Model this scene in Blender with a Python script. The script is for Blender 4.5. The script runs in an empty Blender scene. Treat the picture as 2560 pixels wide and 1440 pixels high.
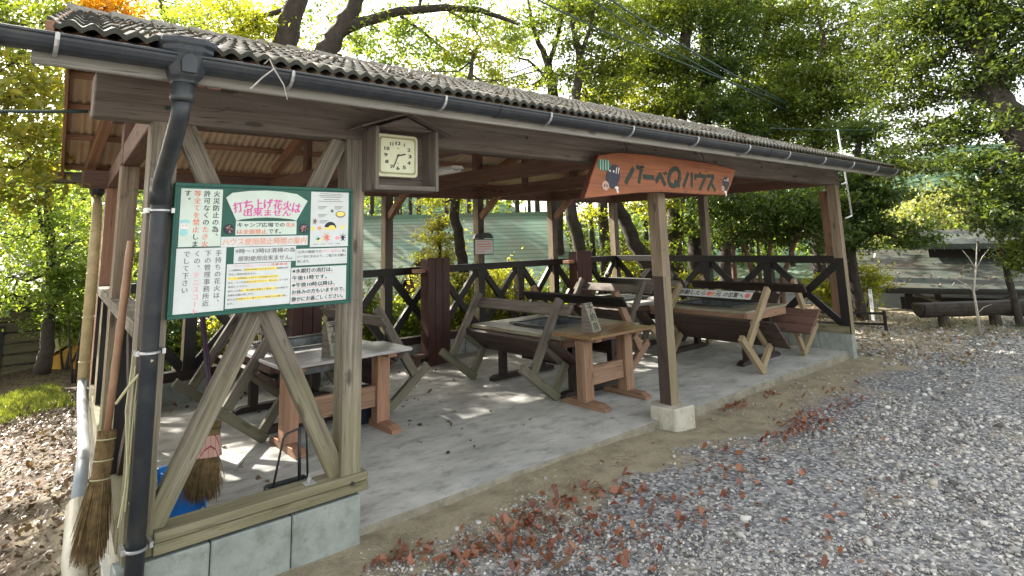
import bpy, bmesh, math, random
import numpy as np
from mathutils import Vector, Matrix
random.seed(7); RNG = np.random.default_rng(11)
sc = bpy.context.scene; COL = sc.collection; R = math.radians
# ------------------------------------------------------------------ camera, sky, sun, exposure
cd = bpy.data.cameras.new('camera'); cam = bpy.data.objects.new('camera', cd); COL.objects.link(cam)
cF = Vector((0.64849, 0.74355, 0.16306)); cR = Vector((0.75625, -0.65374, -0.02655)); cU = cR.cross(cF)
cam.matrix_world = Matrix(((cR.x, cU.x, -cF.x, -0.762), (cR.y, cU.y, -cF.y, -3.448), (cR.z, cU.z, -cF.z, 1.644), (0, 0, 0, 1)))
cd.sensor_width = 36; cd.lens = 21.11; cd.shift_y = -0.14455; cd.clip_start = .05; cd.clip_end = 2000
sc.camera = cam
SUN_AZ, SUN_EL = R(-13), R(35)      # azimuth from +Y towards +X, elevation
w = bpy.data.worlds.new('World'); sc.world = w; w.use_nodes = True
nt = w.node_tree; bg = nt.nodes['Background']; sk = nt.nodes.new('ShaderNodeTexSky')
sk.sky_type = 'NISHITA'; sk.sun_disc = False; sk.sun_elevation = SUN_EL; sk.sun_rotation = SUN_AZ; sk.air_density = 1.0; sk.dust_density = 2.2; sk.ozone_density = 1.0
hs = nt.nodes.new('ShaderNodeHueSaturation'); hs.inputs['Saturation'].default_value = .4; nt.links.new(sk.outputs[0], hs.inputs['Color'])
tm = nt.nodes.new('ShaderNodeMix'); tm.data_type = 'RGBA'; tm.blend_type = 'MULTIPLY'; tm.inputs[0].default_value = 1; tm.inputs[7].default_value = (1, .95, .855, 1)
nt.links.new(hs.outputs[0], tm.inputs[6]); nt.links.new(tm.outputs[2], bg.inputs[0]); bg.inputs[1].default_value = .15
sl = bpy.data.lights.new('sun', 'SUN'); sl.energy = 5.0; sl.angle = R(.5); sl.color = (1, .93, .82)
so = bpy.data.objects.new('sun', sl); COL.objects.link(so)
sdir = Vector((math.sin(SUN_AZ) * math.cos(SUN_EL), math.cos(SUN_AZ) * math.cos(SUN_EL), math.sin(SUN_EL)))
so.rotation_euler = sdir.to_track_quat('Z', 'Y').to_euler(); so.location = sdir * 50
sc.view_settings.view_transform = 'Standard'; sc.view_settings.look = 'None'; sc.view_settings.exposure = 2.24; sc.view_settings.gamma = 1
sc.cycles.max_bounces = 6; sc.cycles.diffuse_bounces = 4; sc.cycles.glossy_bounces = 2; sc.cycles.transmission_bounces = 4; sc.cycles.transparent_max_bounces = 4
# ------------------------------------------------------------------ materials
def newmat(name):
    m = bpy.data.materials.new(name); m.use_nodes = True
    nt = m.node_tree; b = nt.nodes['Principled BSDF']
    return m, nt, nt.nodes, nt.links, b
def c4(c): return (c[0], c[1], c[2], 1)
def noise(N, L, vec, scale, detail=4, rough=.6):
    n = N.new('ShaderNodeTexNoise'); n.inputs['Scale'].default_value = scale; n.inputs['Detail'].default_value = detail; n.inputs['Roughness'].default_value = rough
    if vec is not None: L.new(vec, n.inputs['Vector'])
    return n
def ramp(N, L, fac, stops):
    r = N.new('ShaderNodeValToRGB'); e = r.color_ramp.elements
    while len(e) < len(stops): e.new(.5)
    for k, (p, c) in enumerate(stops): e[k].position = p; e[k].color = c4(c)
    L.new(fac, r.inputs[0]); return r
def mixc(N, L, fac, a, b, mode='MIX'):
    m = N.new('ShaderNodeMix'); m.data_type = 'RGBA'; m.blend_type = mode
    for s, v in ((m.inputs[0], fac), (m.inputs[6], a), (m.inputs[7], b)):
        if isinstance(v, (int, float)): s.default_value = v
        elif isinstance(v, tuple): s.default_value = c4(v)
        else: L.new(v, s)
    return m.outputs[2]
def mrange(N, L, v, a, b, c=0., d=1.):
    m = N.new('ShaderNodeMapRange'); L.new(v, m.inputs[0]); m.inputs[1].default_value = a; m.inputs[2].default_value = b; m.inputs[3].default_value = c; m.inputs[4].default_value = d
    return m.outputs[0]
def math_(N, L, op, a, b=0.):
    m = N.new('ShaderNodeMath'); m.operation = op
    for s, v in ((m.inputs[0], a), (m.inputs[1], b)):
        if isinstance(v, (int, float)): s.default_value = v
        else: L.new(v, s)
    return m.outputs[0]
def bump(N, L, b, h, strength=.3, dist=.01):
    n = N.new('ShaderNodeBump'); n.inputs['Strength'].default_value = strength; n.inputs['Distance'].default_value = dist
    L.new(h, n.inputs['Height']); L.new(n.outputs[0], b.inputs['Normal'])
def wood(name, c1, c2, rough=.75, moss=0., moss_c=(.17, .19, .05), mz=(.3, 2.4), spec=.3, grain=1.):
    """sawn timber: streaks run along the stored 'grain' vector; optional algae that is a stain of its own"""
    m, nt, N, L, b = newmat(name)
    at = N.new('ShaderNodeAttribute'); at.attribute_name = 'grain'
    mp = N.new('ShaderNodeMapping'); mp.inputs['Scale'].default_value = (1.2, 26, 26); L.new(at.outputs['Vector'], mp.inputs[0])
    n1 = noise(N, L, mp.outputs[0], 1.6, 6, .65)
    mp2 = N.new('ShaderNodeMapping'); mp2.inputs['Scale'].default_value = (.5, 3.5, 3.5); L.new(at.outputs['Vector'], mp2.inputs[0])
    n2 = noise(N, L, mp2.outputs[0], 2.2, 4, .6)
    n3 = noise(N, L, at.outputs['Vector'], 9, 5, .7)
    f = mrange(N, L, n1.outputs[0], .33, .68)
    col = mixc(N, L, f, tuple(c1), tuple(c2))
    col = mixc(N, L, mrange(N, L, n2.outputs[0], .35, .7, 0, .55), col, tuple(x * .55 for x in c1))
    dk = mrange(N, L, n3.outputs[0], .62, .76, 0, .6)
    col = mixc(N, L, dk, col, tuple(x * .35 for x in c1))
    mp3 = N.new('ShaderNodeMapping'); mp3.inputs['Scale'].default_value = (.8, 34, 34); L.new(at.outputs['Vector'], mp3.inputs[0])
    n5 = noise(N, L, mp3.outputs[0], 1., 2, .5); cr = math_(N, L, 'ABSOLUTE', math_(N, L, 'SUBTRACT', n5.outputs[0], .585))
    col = mixc(N, L, mrange(N, L, cr, .0, .014, .8, 0), col, tuple(x * .22 for x in c1))
    vk = N.new('ShaderNodeTexVoronoi'); vk.inputs['Scale'].default_value = 1; mk = N.new('ShaderNodeMapping'); mk.inputs['Scale'].default_value = (2.6, 9, 9); L.new(at.outputs['Vector'], mk.inputs[0]); L.new(mk.outputs[0], vk.inputs['Vector'])
    col = mixc(N, L, mrange(N, L, vk.outputs['Distance'], .1, .17, .75, 0), col, tuple(x * .3 for x in c1))
    if moss > 0:
        ge = N.new('ShaderNodeNewGeometry'); sp = N.new('ShaderNodeSeparateXYZ'); L.new(ge.outputs['Position'], sp.inputs[0])
        mp4 = N.new('ShaderNodeMapping'); mp4.inputs['Scale'].default_value = (1, 5, 5); L.new(at.outputs['Vector'], mp4.inputs[0]); nm = noise(N, L, mp4.outputs[0], 2.4, 6, .7)
        h = mrange(N, L, sp.outputs[2], mz[0], mz[1], .42, -.25)
        fm = mrange(N, L, math_(N, L, 'ADD', nm.outputs[0], h), .56, .8, 0, moss)
        col = mixc(N, L, fm, col, tuple(moss_c))
    L.new(col, b.inputs['Base Color']); b.inputs['Roughness'].default_value = rough; b.inputs['Specular IOR Level'].default_value = spec
    bump(N, L, b, n1.outputs[0], .35 * grain, .004)
    return m
def plain(name, c, rough=.6, var=.15, metal=0., scale=14, spec=.4, bmp=.1, dirt=None, dirtf=.4):
    m, nt, N, L, b = newmat(name)
    ge = N.new('ShaderNodeNewGeometry'); n = noise(N, L, ge.outputs['Position'], scale, 5, .65)
    col = mixc(N, L, mrange(N, L, n.outputs[0], .3, .7), tuple(x * (1 - var) for x in c), tuple(min(1, x * (1 + var)) for x in c))
    if dirt:
        n2 = noise(N, L, ge.outputs['Position'], scale * .35, 6, .7)
        col = mixc(N, L, mrange(N, L, n2.outputs[0], .5, .72, 0, dirtf), col, tuple(dirt))
    L.new(col, b.inputs['Base Color']); b.inputs['Roughness'].default_value = rough; b.inputs['Metallic'].default_value = metal; b.inputs['Specular IOR Level'].default_value = spec
    if bmp: bump(N, L, b, n.outputs[0], bmp, .004)
    return m
def leafmat(name, cols, trans=.5):
    m, nt, N, L, b = newmat(name)
    ge = N.new('ShaderNodeNewGeometry')
    r = ramp(N, L, ge.outputs['Random Per Island'], [(k / (len(cols) - 1) if len(cols) > 1 else 0, c) for k, c in enumerate(cols)])
    n = noise(N, L, ge.outputs['Position'], .9, 2, .5)
    col = mixc(N, L, mrange(N, L, n.outputs[0], .35, .65, 0, .45), r.outputs[0], cols[-1])
    L.new(col, b.inputs['Base Color']); b.inputs['Roughness'].default_value = .34; b.inputs['Specular IOR Level'].default_value = .5
    tr = N.new('ShaderNodeBsdfTranslucent')
    tc = mixc(N, L, 1., col, (2.4, 2.2, .7), 'MULTIPLY'); L.new(tc, tr.inputs[0])
    mx = N.new('ShaderNodeMixShader'); mx.inputs[0].default_value = trans
    L.new(b.outputs[0], mx.inputs[1]); L.new(tr.outputs[0], mx.inputs[2]); L.new(mx.outputs[0], N['Material Output'].inputs[0])
    return m
M = {}
M['brown'] = wood('brown_timber', (.125, .07, .053), (.2, .115, .086), .7)
M['post_old'] = wood('weathered_post_timber', (.2, .145, .1), (.34, .27, .195), .8, .35, (.16, .165, .06))
M['mossy'] = wood('mossy_timber', (.105, .088, .068), (.35, .305, .24), .85, .5, (.18, .172, .075), (.1, 1.9))
M['black'] = wood('black_stained_timber', (.008, .0065, .006), (.02, .016, .014), .5, spec=.4)
M['blackbrown'] = wood('dark_stained_timber', (.026, .018, .015), (.055, .039, .032), .6)
M['orange'] = wood('fresh_orange_timber', (.21, .122, .075), (.34, .21, .135), .65)
M['rafter'] = wood('rafter_timber', (.27, .145, .088), (.39, .225, .145), .65)
M['tan'] = wood('pale_bench_timber', (.27, .19, .12), (.43, .33, .23), .7, .2)
M['grey'] = wood('grey_weathered_timber', (.1, .083, .07), (.22, .19, .16), .8, .4, (.13, .145, .07), (0, 1.2))
M['seat'] = wood('dark_seat_timber', (.045, .029, .024), (.095, .066, .055), .6)
M['tabletop'] = wood('worn_tabletop_timber', (.2, .17, .12), (.34, .31, .22), .45, .4, (.19, .21, .11), (0, 1.4), spec=.5)
M['varnish'] = wood('varnished_tabletop', (.2, .115, .05), (.3, .18, .085), .3, spec=.5)
M['whitetop'] = wood('bleached_tabletop', (.36, .35, .34), (.52, .51, .5), .3, spec=.5)
M['redbox'] = wood('dark_red_painted_timber', (.05, .019, .015), (.085, .031, .025), .5, spec=.35)
M['signwood'] = wood('orange_stained_signboard', (.25, .085, .038), (.38, .14, .06), .6)
M['signedge'] = wood('bark_edge', (.08, .03, .02), (.15, .05, .03), .9)
M['beam'] = wood('aged_beam_timber', (.115, .093, .078), (.195, .163, .138), .75)
M['fascia'] = wood('grey_fascia_board', (.2, .19, .165), (.3, .285, .25), .8)
M['gutter'] = plain('charcoal_gutter_plastic', (.024, .028, .034), .42, .2, spec=.4, bmp=.05, dirt=(.075, .075, .065), dirtf=.5)
M['steel'] = plain('galvanised_bracket', (.45, .46, .46), .4, .2, .7)
M['darksteel'] = plain('sooty_steel', (.05, .055, .055), .5, .4, .5, dirt=(.12, .07, .04))
M['pit'] = plain('steel_grill_pan', (.2, .22, .23), .35, .4, .7, dirt=(.06, .045, .04), dirtf=.6)
M['soffit'] = plain('tan_roof_underside', (.62, .49, .35), .75, .1, scale=6, dirt=(.3, .2, .12), dirtf=.35)
M['board'] = plain('green_board_paint', (.012, .085, .062), .5, .2, scale=8)
M['paper'] = plain('white_paper', (.6, .63, .62), .32, .06, scale=9, bmp=.5)
M['paperg'] = plain('greenish_paper', (.56, .645, .57), .32, .07, scale=9, bmp=.5)
M['ink'] = plain('black_ink', (.03, .03, .032), .6, .1, bmp=0)
M['inkgrey'] = plain('grey_ink', (.17, .17, .17), .6, .1, bmp=0)
M['inkred'] = plain('red_ink', (.72, .19, .12), .6, .1, bmp=0)
M['inkpink'] = plain('pink_ink', (.8, .33, .38), .6, .1, bmp=0)
M['inkmag'] = plain('magenta_ink', (.66, .1, .36), .6, .1, bmp=0)
M['inkorange'] = plain('salmon_ink', (.75, .34, .22), .6, .1, bmp=0)
M['inkyel'] = plain('yellow_marker', (.85, .68, .14), .6, .08, bmp=0)
M['inkcyan'] = plain('faded_cyan_ink', (.3, .6, .62), .6, .1, bmp=0)
M['inkblue'] = plain('dark_navy_paint', (.012, .014, .035), .5, .2, bmp=0)
M['inkgreen'] = plain('dark_green_paint', (.014, .028, .016), .6, .2, bmp=0)
M['inkteal'] = plain('teal_green_paint', (.03, .17, .11), .6, .2, bmp=0)
M['inkwhite'] = plain('white_paint', (.7, .68, .64), .6, .1, bmp=0)
M['cream'] = plain('cream_plastic', (.6, .58, .4), .4, .06, bmp=0)
M['olive'] = plain('olive_clock_ring', (.26, .26, .11), .45, .08, bmp=0)
M['dial'] = plain('pale_clock_dial', (.62, .63, .44), .5, .04, bmp=0)
M['bamboo'] = plain('dry_bamboo', (.5, .42, .24), .5, .2, scale=9, dirt=(.3, .22, .1))
M['bamboobrown'] = plain('brown_bamboo', (.3, .17, .1), .45, .2, scale=12)
M['straw'] = plain('straw_twigs', (.2, .135, .06), .85, .5, scale=30)
M['strawdark'] = plain('dark_twigs', (.07, .055, .04), .9, .4, scale=30)
M['paleleaf'] = leafmat('pale_fallen_leaves', [(.14, .1, .06), (.25, .19, .12), (.36, .29, .19), (.2, .12, .07)], .1)
M['pinkcloth'] = plain('pink_wrap', (.5, .33, .27), .8, .2, scale=30)
M['purple'] = plain('dark_purple_handle', (.035, .012, .035), .3, .2)
M['greypipe'] = plain('grey_pvc', (.3, .33, .35), .4, .1, dirt=(.2, .19, .15))
M['creampipe'] = plain('cream_pvc', (.4, .38, .3), .5, .1, dirt=(.35, .3, .2))
M['blue'] = plain('bright_blue_plastic', (.01, .19, .62), .35, .1, bmp=0)
M['navy'] = plain('navy_plastic', (.012, .02, .036), .45, .2)
M['white'] = plain('white_enamel', (.75, .76, .76), .35, .04)
M['cable'] = plain('green_black_cable', (.02, .045, .04), .45, .2, bmp=0)
M['twine'] = plain('pale_twine', (.42, .4, .24), .8, .15, bmp=0)
M['whitewall'] = plain('pale_siding', (.62, .68, .72), .6, .06, scale=3)
M['cabin'] = wood('grey_log_cabin_wall', (.08, .066, .048), (.16, .135, .098), .85, .3, (.12, .13, .06), (-1, 2))
M['ochre'] = plain('ochre_board', (.58, .31, .05), .7, .15, scale=4)
M['ochrelight'] = plain('sun_bleached_canvas', (.6, .52, .3), .7, .12, scale=5)
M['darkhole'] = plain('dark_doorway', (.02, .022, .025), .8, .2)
M['hutwall'] = wood('near_black_hut_boards', (.02, .017, .015), (.04, .033, .028), .8)
M['bark'] = plain('tree_bark', (.06, .048, .038), .9, .5, scale=9, bmp=.8, dirt=(.12, .12, .07), dirtf=.5)
M['bark_dark'] = plain('dark_tree_bark', (.04, .032, .026), .9, .5, scale=9, bmp=.8)
M['bark_red'] = plain('reddish_stem_bark', (.11, .065, .045), .85, .4, scale=12, bmp=.5)
M['barkpale'] = plain('pale_sapling_bark', (.4, .37, .32), .85, .2, scale=20)
M['lf_light'] = leafmat('pale_green_leaves', [(.085, .15, .045), (.13, .2, .06), (.19, .24, .07)], .5)
M['lf_mid'] = leafmat('mid_green_leaves', [(.04, .075, .02), (.075, .12, .028), (.15, .18, .035)], .45)
M['lf_dark'] = leafmat('dark_green_leaves', [(.022, .055, .024), (.045, .085, .03), (.1, .14, .038)], .45)
M['lf_lime'] = leafmat('lime_green_leaves', [(.12, .17, .03), (.2, .24, .04), (.3, .3, .05)], .5)
M['lf_yellow'] = leafmat('yellow_green_leaves', [(.1, .16, .04), (.17, .22, .05), (.26, .225, .06)], .48)
M['lf_pale'] = leafmat('pale_yellow_green_leaves', [(.11, .15, .06), (.17, .2, .085), (.22, .225, .11)], .4)
M['lf_olive'] = leafmat('olive_green_leaves', [(.022, .045, .016), (.045, .075, .022), (.09, .115, .03)], .4)
M['lf_maple'] = leafmat('orange_red_leaves', [(.45, .1, .03), (.5, .2, .03), (.4, .3, .04)], .5)
M['deadleaf'] = leafmat('dead_brown_leaves', [(.08, .024, .018), (.2, .058, .032), (.33, .14, .07), (.14, .036, .026), (.24, .11, .06)], .12)
M['deadbrown'] = leafmat('old_leaf_litter', [(.045, .028, .018), (.1, .064, .04), (.18, .125, .08), (.07, .044, .028)], .1)
M['grass'] = leafmat('grass_blades', [(.06, .095, .03), (.1, .135, .035), (.16, .18, .05)], .3)
def ground_mat():
    m, nt, N, L, b = newmat('gravel_and_dirt_ground')
    ge = N.new('ShaderNodeNewGeometry'); P = ge.outputs['Position']
    sp = N.new('ShaderNodeSeparateXYZ'); L.new(P, sp.inputs[0])
    vo = N.new('ShaderNodeTexVoronoi'); vo.inputs['Scale'].default_value = 42; L.new(P, vo.inputs['Vector'])
    sepc = N.new('ShaderNodeSeparateColor'); L.new(vo.outputs['Color'], sepc.inputs[0])
    gr = ramp(N, L, sepc.outputs[0], [(0, (.08, .08, .083)), (.45, (.19, .19, .193)), (.8, (.31, .305, .295)), (1, (.5, .48, .45))])
    n1 = noise(N, L, P, 1.3, 6, .65); n2 = noise(N, L, P, 45, 3, .7)
    n4 = noise(N, L, P, 5, 6, .7); dirt = mixc(N, L, n2.outputs[0], (.2, .17, .11), (.45, .39, .27)); dirt = mixc(N, L, mrange(N, L, n4.outputs[0], .45, .68, 0, .7), dirt, (.15, .125, .09))
    # bare trodden soil along the slab edge and in worn patches; leaf mould on the left slope
    e = mrange(N, L, math_(N, L, 'ADD', sp.outputs[1], math_(N, L, 'MULTIPLY', n1.outputs[0], 1.5)), .05, .3)
    pt = mrange(N, L, n1.outputs[0], .57, .66, 0, .6)
    fd = math_(N, L, 'MAXIMUM', e, pt)
    col = mixc(N, L, fd, gr.outputs[0], dirt)
    lm = mrange(N, L, sp.outputs[0], -.25, -.5)
    vb = N.new('ShaderNodeTexVoronoi'); vb.inputs['Scale'].default_value = 30; L.new(P, vb.inputs['Vector'])
    sb = N.new('ShaderNodeSeparateColor'); L.new(vb.outputs['Color'], sb.inputs[0])
    br = ramp(N, L, sb.outputs[0], [(0, (.03, .021, .014)), (.5, (.075, .052, .034)), (1, (.17, .125, .085))])
    far = mrange(N, L, sp.outputs[1], 1.2, 2.6)
    lf = math_(N, L, 'MULTIPLY', math_(N, L, 'MAXIMUM', lm, far), mrange(N, L, sp.outputs[1], -.4, .3))
    col = mixc(N, L, lf, col, br.outputs[0])
    L.new(col, b.inputs['Base Color']); b.inputs['Roughness'].default_value = .9; b.inputs['Specular IOR Level'].default_value = .25
    hh = mixc(N, L, fd, vo.outputs['Distance'], n2.outputs[0]); bump(N, L, b, hh, .7, .012)
    return m
M['ground'] = ground_mat()
def concrete_mat(name, a, bb, stain, scale=2.2):
    m, nt, N, L, b = newmat(name)
    ge = N.new('ShaderNodeNewGeometry'); P = ge.outputs['Position']
    mp = N.new('ShaderNodeMapping'); mp.inputs['Scale'].default_value = (1, 1.9, 1); mp.inputs['Rotation'].default_value = (0, 0, .5); L.new(P, mp.inputs[0])
    n1 = noise(N, L, mp.outputs[0], scale, 8, .68); n2 = noise(N, L, P, 60, 3, .7); n3 = noise(N, L, mp.outputs[0], scale * 2.7, 6, .7)
    col = mixc(N, L, mrange(N, L, n1.outputs[0], .32, .66), tuple(a), tuple(bb))
    col = mixc(N, L, mrange(N, L, n3.outputs[0], .5, .7, 0, .7), col, tuple(stain))
    col = mixc(N, L, mrange(N, L, n2.outputs[0], .6, .8, 0, .3), col, tuple(x * .6 for x in a))
    L.new(col, b.inputs['Base Color']); b.inputs['Roughness'].default_value = .62; b.inputs['Specular IOR Level'].default_value = .35
    bump(N, L, b, n2.outputs[0], .18, .003); return m
M['slab'] = concrete_mat('swept_concrete_floor', (.33, .332, .31), (.56, .558, .525), (.15, .15, .137), 1.6)
M['block'] = concrete_mat('algae_stained_block', (.19, .212, .195), (.32, .345, .318), (.12, .14, .11), 5)
M['footing'] = concrete_mat('pale_footing_concrete', (.36, .34, .28), (.5, .48, .4), (.24, .21, .14), 4)
def tile_mat():
    m, nt, N, L, b = newmat('weathered_roof_tiles')
    ge = N.new('ShaderNodeNewGeometry'); P = ge.outputs['Position']
    n1 = noise(N, L, P, 2.2, 8, .7); n2 = noise(N, L, P, 26, 4, .7)
    col = mixc(N, L, mrange(N, L, n2.outputs[0], .3, .7), (.13, .118, .098), (.33, .305, .255))
    col = mixc(N, L, mrange(N, L, n1.outputs[0], .52, .66, 0, .85), col, (.13, .115, .05))
    L.new(col, b.inputs['Base Color']); b.inputs['Roughness'].default_value = .85; bump(N, L, b, n2.outputs[0], .5, .006); return m
M['tile'] = tile_mat(); M['tilelip'] = plain('lap_shade_tile_end', (.035, .034, .026), .9, .4, scale=30)  # lip faces coloured near black to paint the shadow under each tile lap
M['roofleaf'] = leafmat('grey_brown_roof_leaves', [(.05, .032, .022), (.11, .075, .05), (.2, .15, .105), (.08, .06, .045)], .05)
def shingle_mat(name, a, bb, moss, mossf, row=.14):
    m, nt, N, L, b = newmat(name)
    tc = N.new('ShaderNodeTexCoord'); P = tc.outputs['Object']
    sp = N.new('ShaderNodeSeparateXYZ'); L.new(P, sp.inputs[0])
    n1 = noise(N, L, P, .9, 8, .7); n2 = noise(N, L, P, 14, 5, .7)
    fr = math_(N, L, 'FRACT', math_(N, L, 'DIVIDE', sp.outputs[1], row))
    col = mixc(N, L, n2.outputs[0], tuple(a), tuple(bb))
    col = mixc(N, L, mrange(N, L, math_(N, L, 'ADD', n1.outputs[0], math_(N, L, 'MULTIPLY', n2.outputs[0], .35)), .6, .82, 0, mossf), col, tuple(moss))
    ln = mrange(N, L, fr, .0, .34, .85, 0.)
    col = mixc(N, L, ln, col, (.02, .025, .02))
    L.new(col, b.inputs['Base Color']); b.inputs['Roughness'].default_value = .6; bump(N, L, b, fr, .6, .02); return m
M['shinglegreen'] = shingle_mat('green_metal_shingles', (.075, .155, .105), (.14, .23, .17), (.13, .085, .05), .6)
M['shinglemoss'] = shingle_mat('mossy_hut_shingles', (.026, .036, .028), (.07, .08, .062), (.045, .03, .012), 1., .17)
def hillmat():
    m, nt, N, L, b = newmat('far_forest_cover'); ge = N.new('ShaderNodeNewGeometry'); v = N.new('ShaderNodeTexVoronoi'); v.inputs['Scale'].default_value = .35; L.new(ge.outputs['Position'], v.inputs['Vector'])
    n = noise(N, L, ge.outputs['Position'], .8, 6, .7); col = mixc(N, L, n.outputs[0], (.02, .045, .03), (.1, .14, .08)); col = mixc(N, L, mrange(N, L, v.outputs['Distance'], .2, .75, 0, .85), col, (.012, .025, .022))
    L.new(col, b.inputs['Base Color']); b.inputs['Roughness'].default_value = 1; b.inputs['Specular IOR Level'].default_value = 0; return m
M['hill'] = hillmat(); M['slabedge'] = concrete_mat('earth_stained_slab_edge', (.17, .15, .11), (.3, .28, .22), (.1, .085, .06), 5)
def cloth_pattern():
    m, nt, N, L, b = newmat('checked_pink_wrap')
    tc = N.new('ShaderNodeTexCoord'); br = N.new('ShaderNodeTexBrick'); L.new(tc.outputs['Object'], br.inputs[0])
    br.inputs['Scale'].default_value = 18; br.inputs['Color1'].default_value = (.55, .36, .28, 1); br.inputs['Color2'].default_value = (.48, .28, .24, 1); br.inputs['Mortar'].default_value = (.25, .04, .05, 1)
    L.new(br.outputs[0], b.inputs['Base Color']); b.inputs['Roughness'].default_value = .8; return m
M['wrap'] = cloth_pattern()
# ------------------------------------------------------------------ mesh helpers
class MB:
    def __init__(s): s.v = []; s.f = []; s.mi = []; s.g = []
    def quadbox(s, P, L, A, B, mi=0):
        """8 corners from origin P and three edge vectors; grain runs along L"""
        o = len(s.v); off = Vector((random.random() * 50, random.random() * 50, random.random() * 50))
        l, a, b = L.length, A.length, B.length
        for k in range(8):
            i, j, q = k & 1, (k >> 1) & 1, (k >> 2) & 1
            s.v.append(P + L * i + A * j + B * q); s.g.append((off.x + l * i, off.y + a * j, off.z + b * q))
        fs = [(0, 2, 3, 1), (4, 5, 7, 6), (0, 1, 5, 4), (2, 6, 7, 3), (0, 4, 6, 2), (1, 3, 7, 5)]
        if L.cross(A).dot(B) < 0: fs = [f[::-1] for f in fs]
        for f in fs: s.f.append(tuple(o + q for q in f)); s.mi.append(mi)
    def box(s, x0, x1, y0, y1, z0, z1, mi=0):
        d = [(abs(x1 - x0), Vector((x1 - x0, 0, 0))), (abs(y1 - y0), Vector((0, y1 - y0, 0))), (abs(z1 - z0), Vector((0, 0, z1 - z0)))]
        d.sort(key=lambda t: -t[0]); s.quadbox(Vector((x0, y0, z0)), d[0][1], d[1][1], d[2][1], mi)
    def beam(s, p0, p1, w, t, up=(0, 0, 1), mi=0):
        p0 = Vector(p0); p1 = Vector(p1); d = p1 - p0; u = Vector(up); sd = d.cross(u).normalized(); uu = sd.cross(d).normalized()
        s.quadbox(p0 - sd * w / 2 - uu * t / 2, d, sd * w, uu * t, mi)
    def tube(s, path, rad, n=8, mi=0, cap=True):
        path = [Vector(p) for p in path]
        if not isinstance(rad, (list, tuple)): rad = [rad] * len(path)
        o = len(s.v); ln = 0; off = random.random() * 50; pu = None
        for k, p in enumerate(path):
            d = (path[min(k + 1, len(path) - 1)] - path[max(k - 1, 0)]).normalized()
            ref = pu if pu is not None else (Vector((1, 0, 0)) if abs(d.x) < .8 else Vector((0, 1, 0)))
            sd = d.cross(ref).normalized(); u = sd.cross(d).normalized(); pu = u
            if k: ln += (p - path[k - 1]).length
            for q in range(n):
                a = 2 * math.pi * q / n
                s.v.append(p + (sd * math.cos(a) + u * math.sin(a)) * rad[k]); s.g.append((off + ln, rad[k] * 3 * math.cos(a), rad[k] * 3 * math.sin(a)))
        for k in range(len(path) - 1):
            for q in range(n):
                a = o + k * n + q; b = o + k * n + (q + 1) % n; s.f.append((a, a + n, b + n, b)); s.mi.append(mi)
        if cap: s.f.append(tuple(o + q for q in range(n))); s.f.append(tuple(o + (len(path) - 1) * n + q for q in range(n))[::-1]); s.mi += [mi, mi]
    def lathe(s, prof, n=16, mi=0, c=(0, 0, 0), sq=1.):
        o = len(s.v)
        for r, z in prof:
            for q in range(n):
                a = 2 * math.pi * q / n; s.v.append(Vector((c[0] + r * math.cos(a), c[1] + r * math.sin(a) * sq, c[2] + z))); s.g.append((z, r * math.cos(a), r * math.sin(a)))
        for k in range(len(prof) - 1):
            for q in range(n):
                a = o + k * n + q; b = o + k * n + (q + 1) % n; s.f.append((a, b, b + n, a + n)); s.mi.append(mi)
        s.f.append(tuple(o + q for q in range(n))[::-1]); s.f.append(tuple(o + (len(prof) - 1) * n + q for q in range(n))); s.mi += [mi, mi]
    def prism(s, pts, U, V, O, depth, mi=0, side=None):
        """flat outline pts in (U,V) at O, pushed by vector depth"""
        U = Vector(U); V = Vector(V); O = Vector(O); D = Vector(depth); o = len(s.v); n = len(pts); off = random.random() * 50
        for q in (0, 1):
            for a, b in pts: s.v.append(O + U * a + V * b + D * q); s.g.append((off + a, b, q * D.length))
        flip = U.cross(V).dot(D) > 0
        A = tuple(range(o, o + n)); B = tuple(range(o + n, o + 2 * n))
        s.f += [A[::-1] if flip else A, B if flip else B[::-1]]; s.mi += [mi, mi]
        for k in range(n):
            a, b = o + k, o + (k + 1) % n; f = (a, b, b + n, a + n); s.f.append(f if flip else f[::-1]); s.mi.append(mi if side is None else side)
    def add(s, vs, fs, mi=0):
        o = len(s.v); s.v += [Vector(v) for v in vs]; s.g += [(v[0], v[1], v[2]) for v in vs]
        for f in fs: s.f.append(tuple(o + q for q in f)); s.mi.append(mi)
    def build(s, name, mats, parent=None, bevel=0, smooth=False, loc=None):
        me = bpy.data.meshes.new(name); me.from_pydata([tuple(v) for v in s.v], [], s.f)
        if not isinstance(mats, (list, tuple)): mats = [mats]
        for m in mats: me.materials.append(M[m] if isinstance(m, str) else m)
        me.polygons.foreach_set('material_index', s.mi)
        at = me.attributes.new('grain', 'FLOAT_VECTOR', 'POINT'); at.data.foreach_set('vector', np.array(s.g, dtype=np.float32).ravel())
        if smooth: me.polygons.foreach_set('use_smooth', [True] * len(me.polygons))
        me.update()
        o = bpy.data.objects.new(name, me); COL.objects.link(o)
        if parent is not None: o.parent = parent
        if loc is not None: o.location = loc
        if bevel:
            bv = o.modifiers.new('bevel', 'BEVEL'); bv.width = bevel; bv.segments = 1; bv.limit_method = 'ANGLE'
        return o
def tag(o, label=None, cat=None, group=None, kind=None):
    for k, v in (('label', label), ('category', cat), ('group', group), ('kind', kind)):
        if v: o[k] = v
    return o
def thing(name, label, cat, loc=(0, 0, 0), rz=0, group=None):
    o = bpy.data.objects.new(name, None); COL.objects.link(o); o.location = loc; o.rotation_euler = (0, 0, rz); o.empty_display_size = .2
    return tag(o, label, cat, group)
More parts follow.
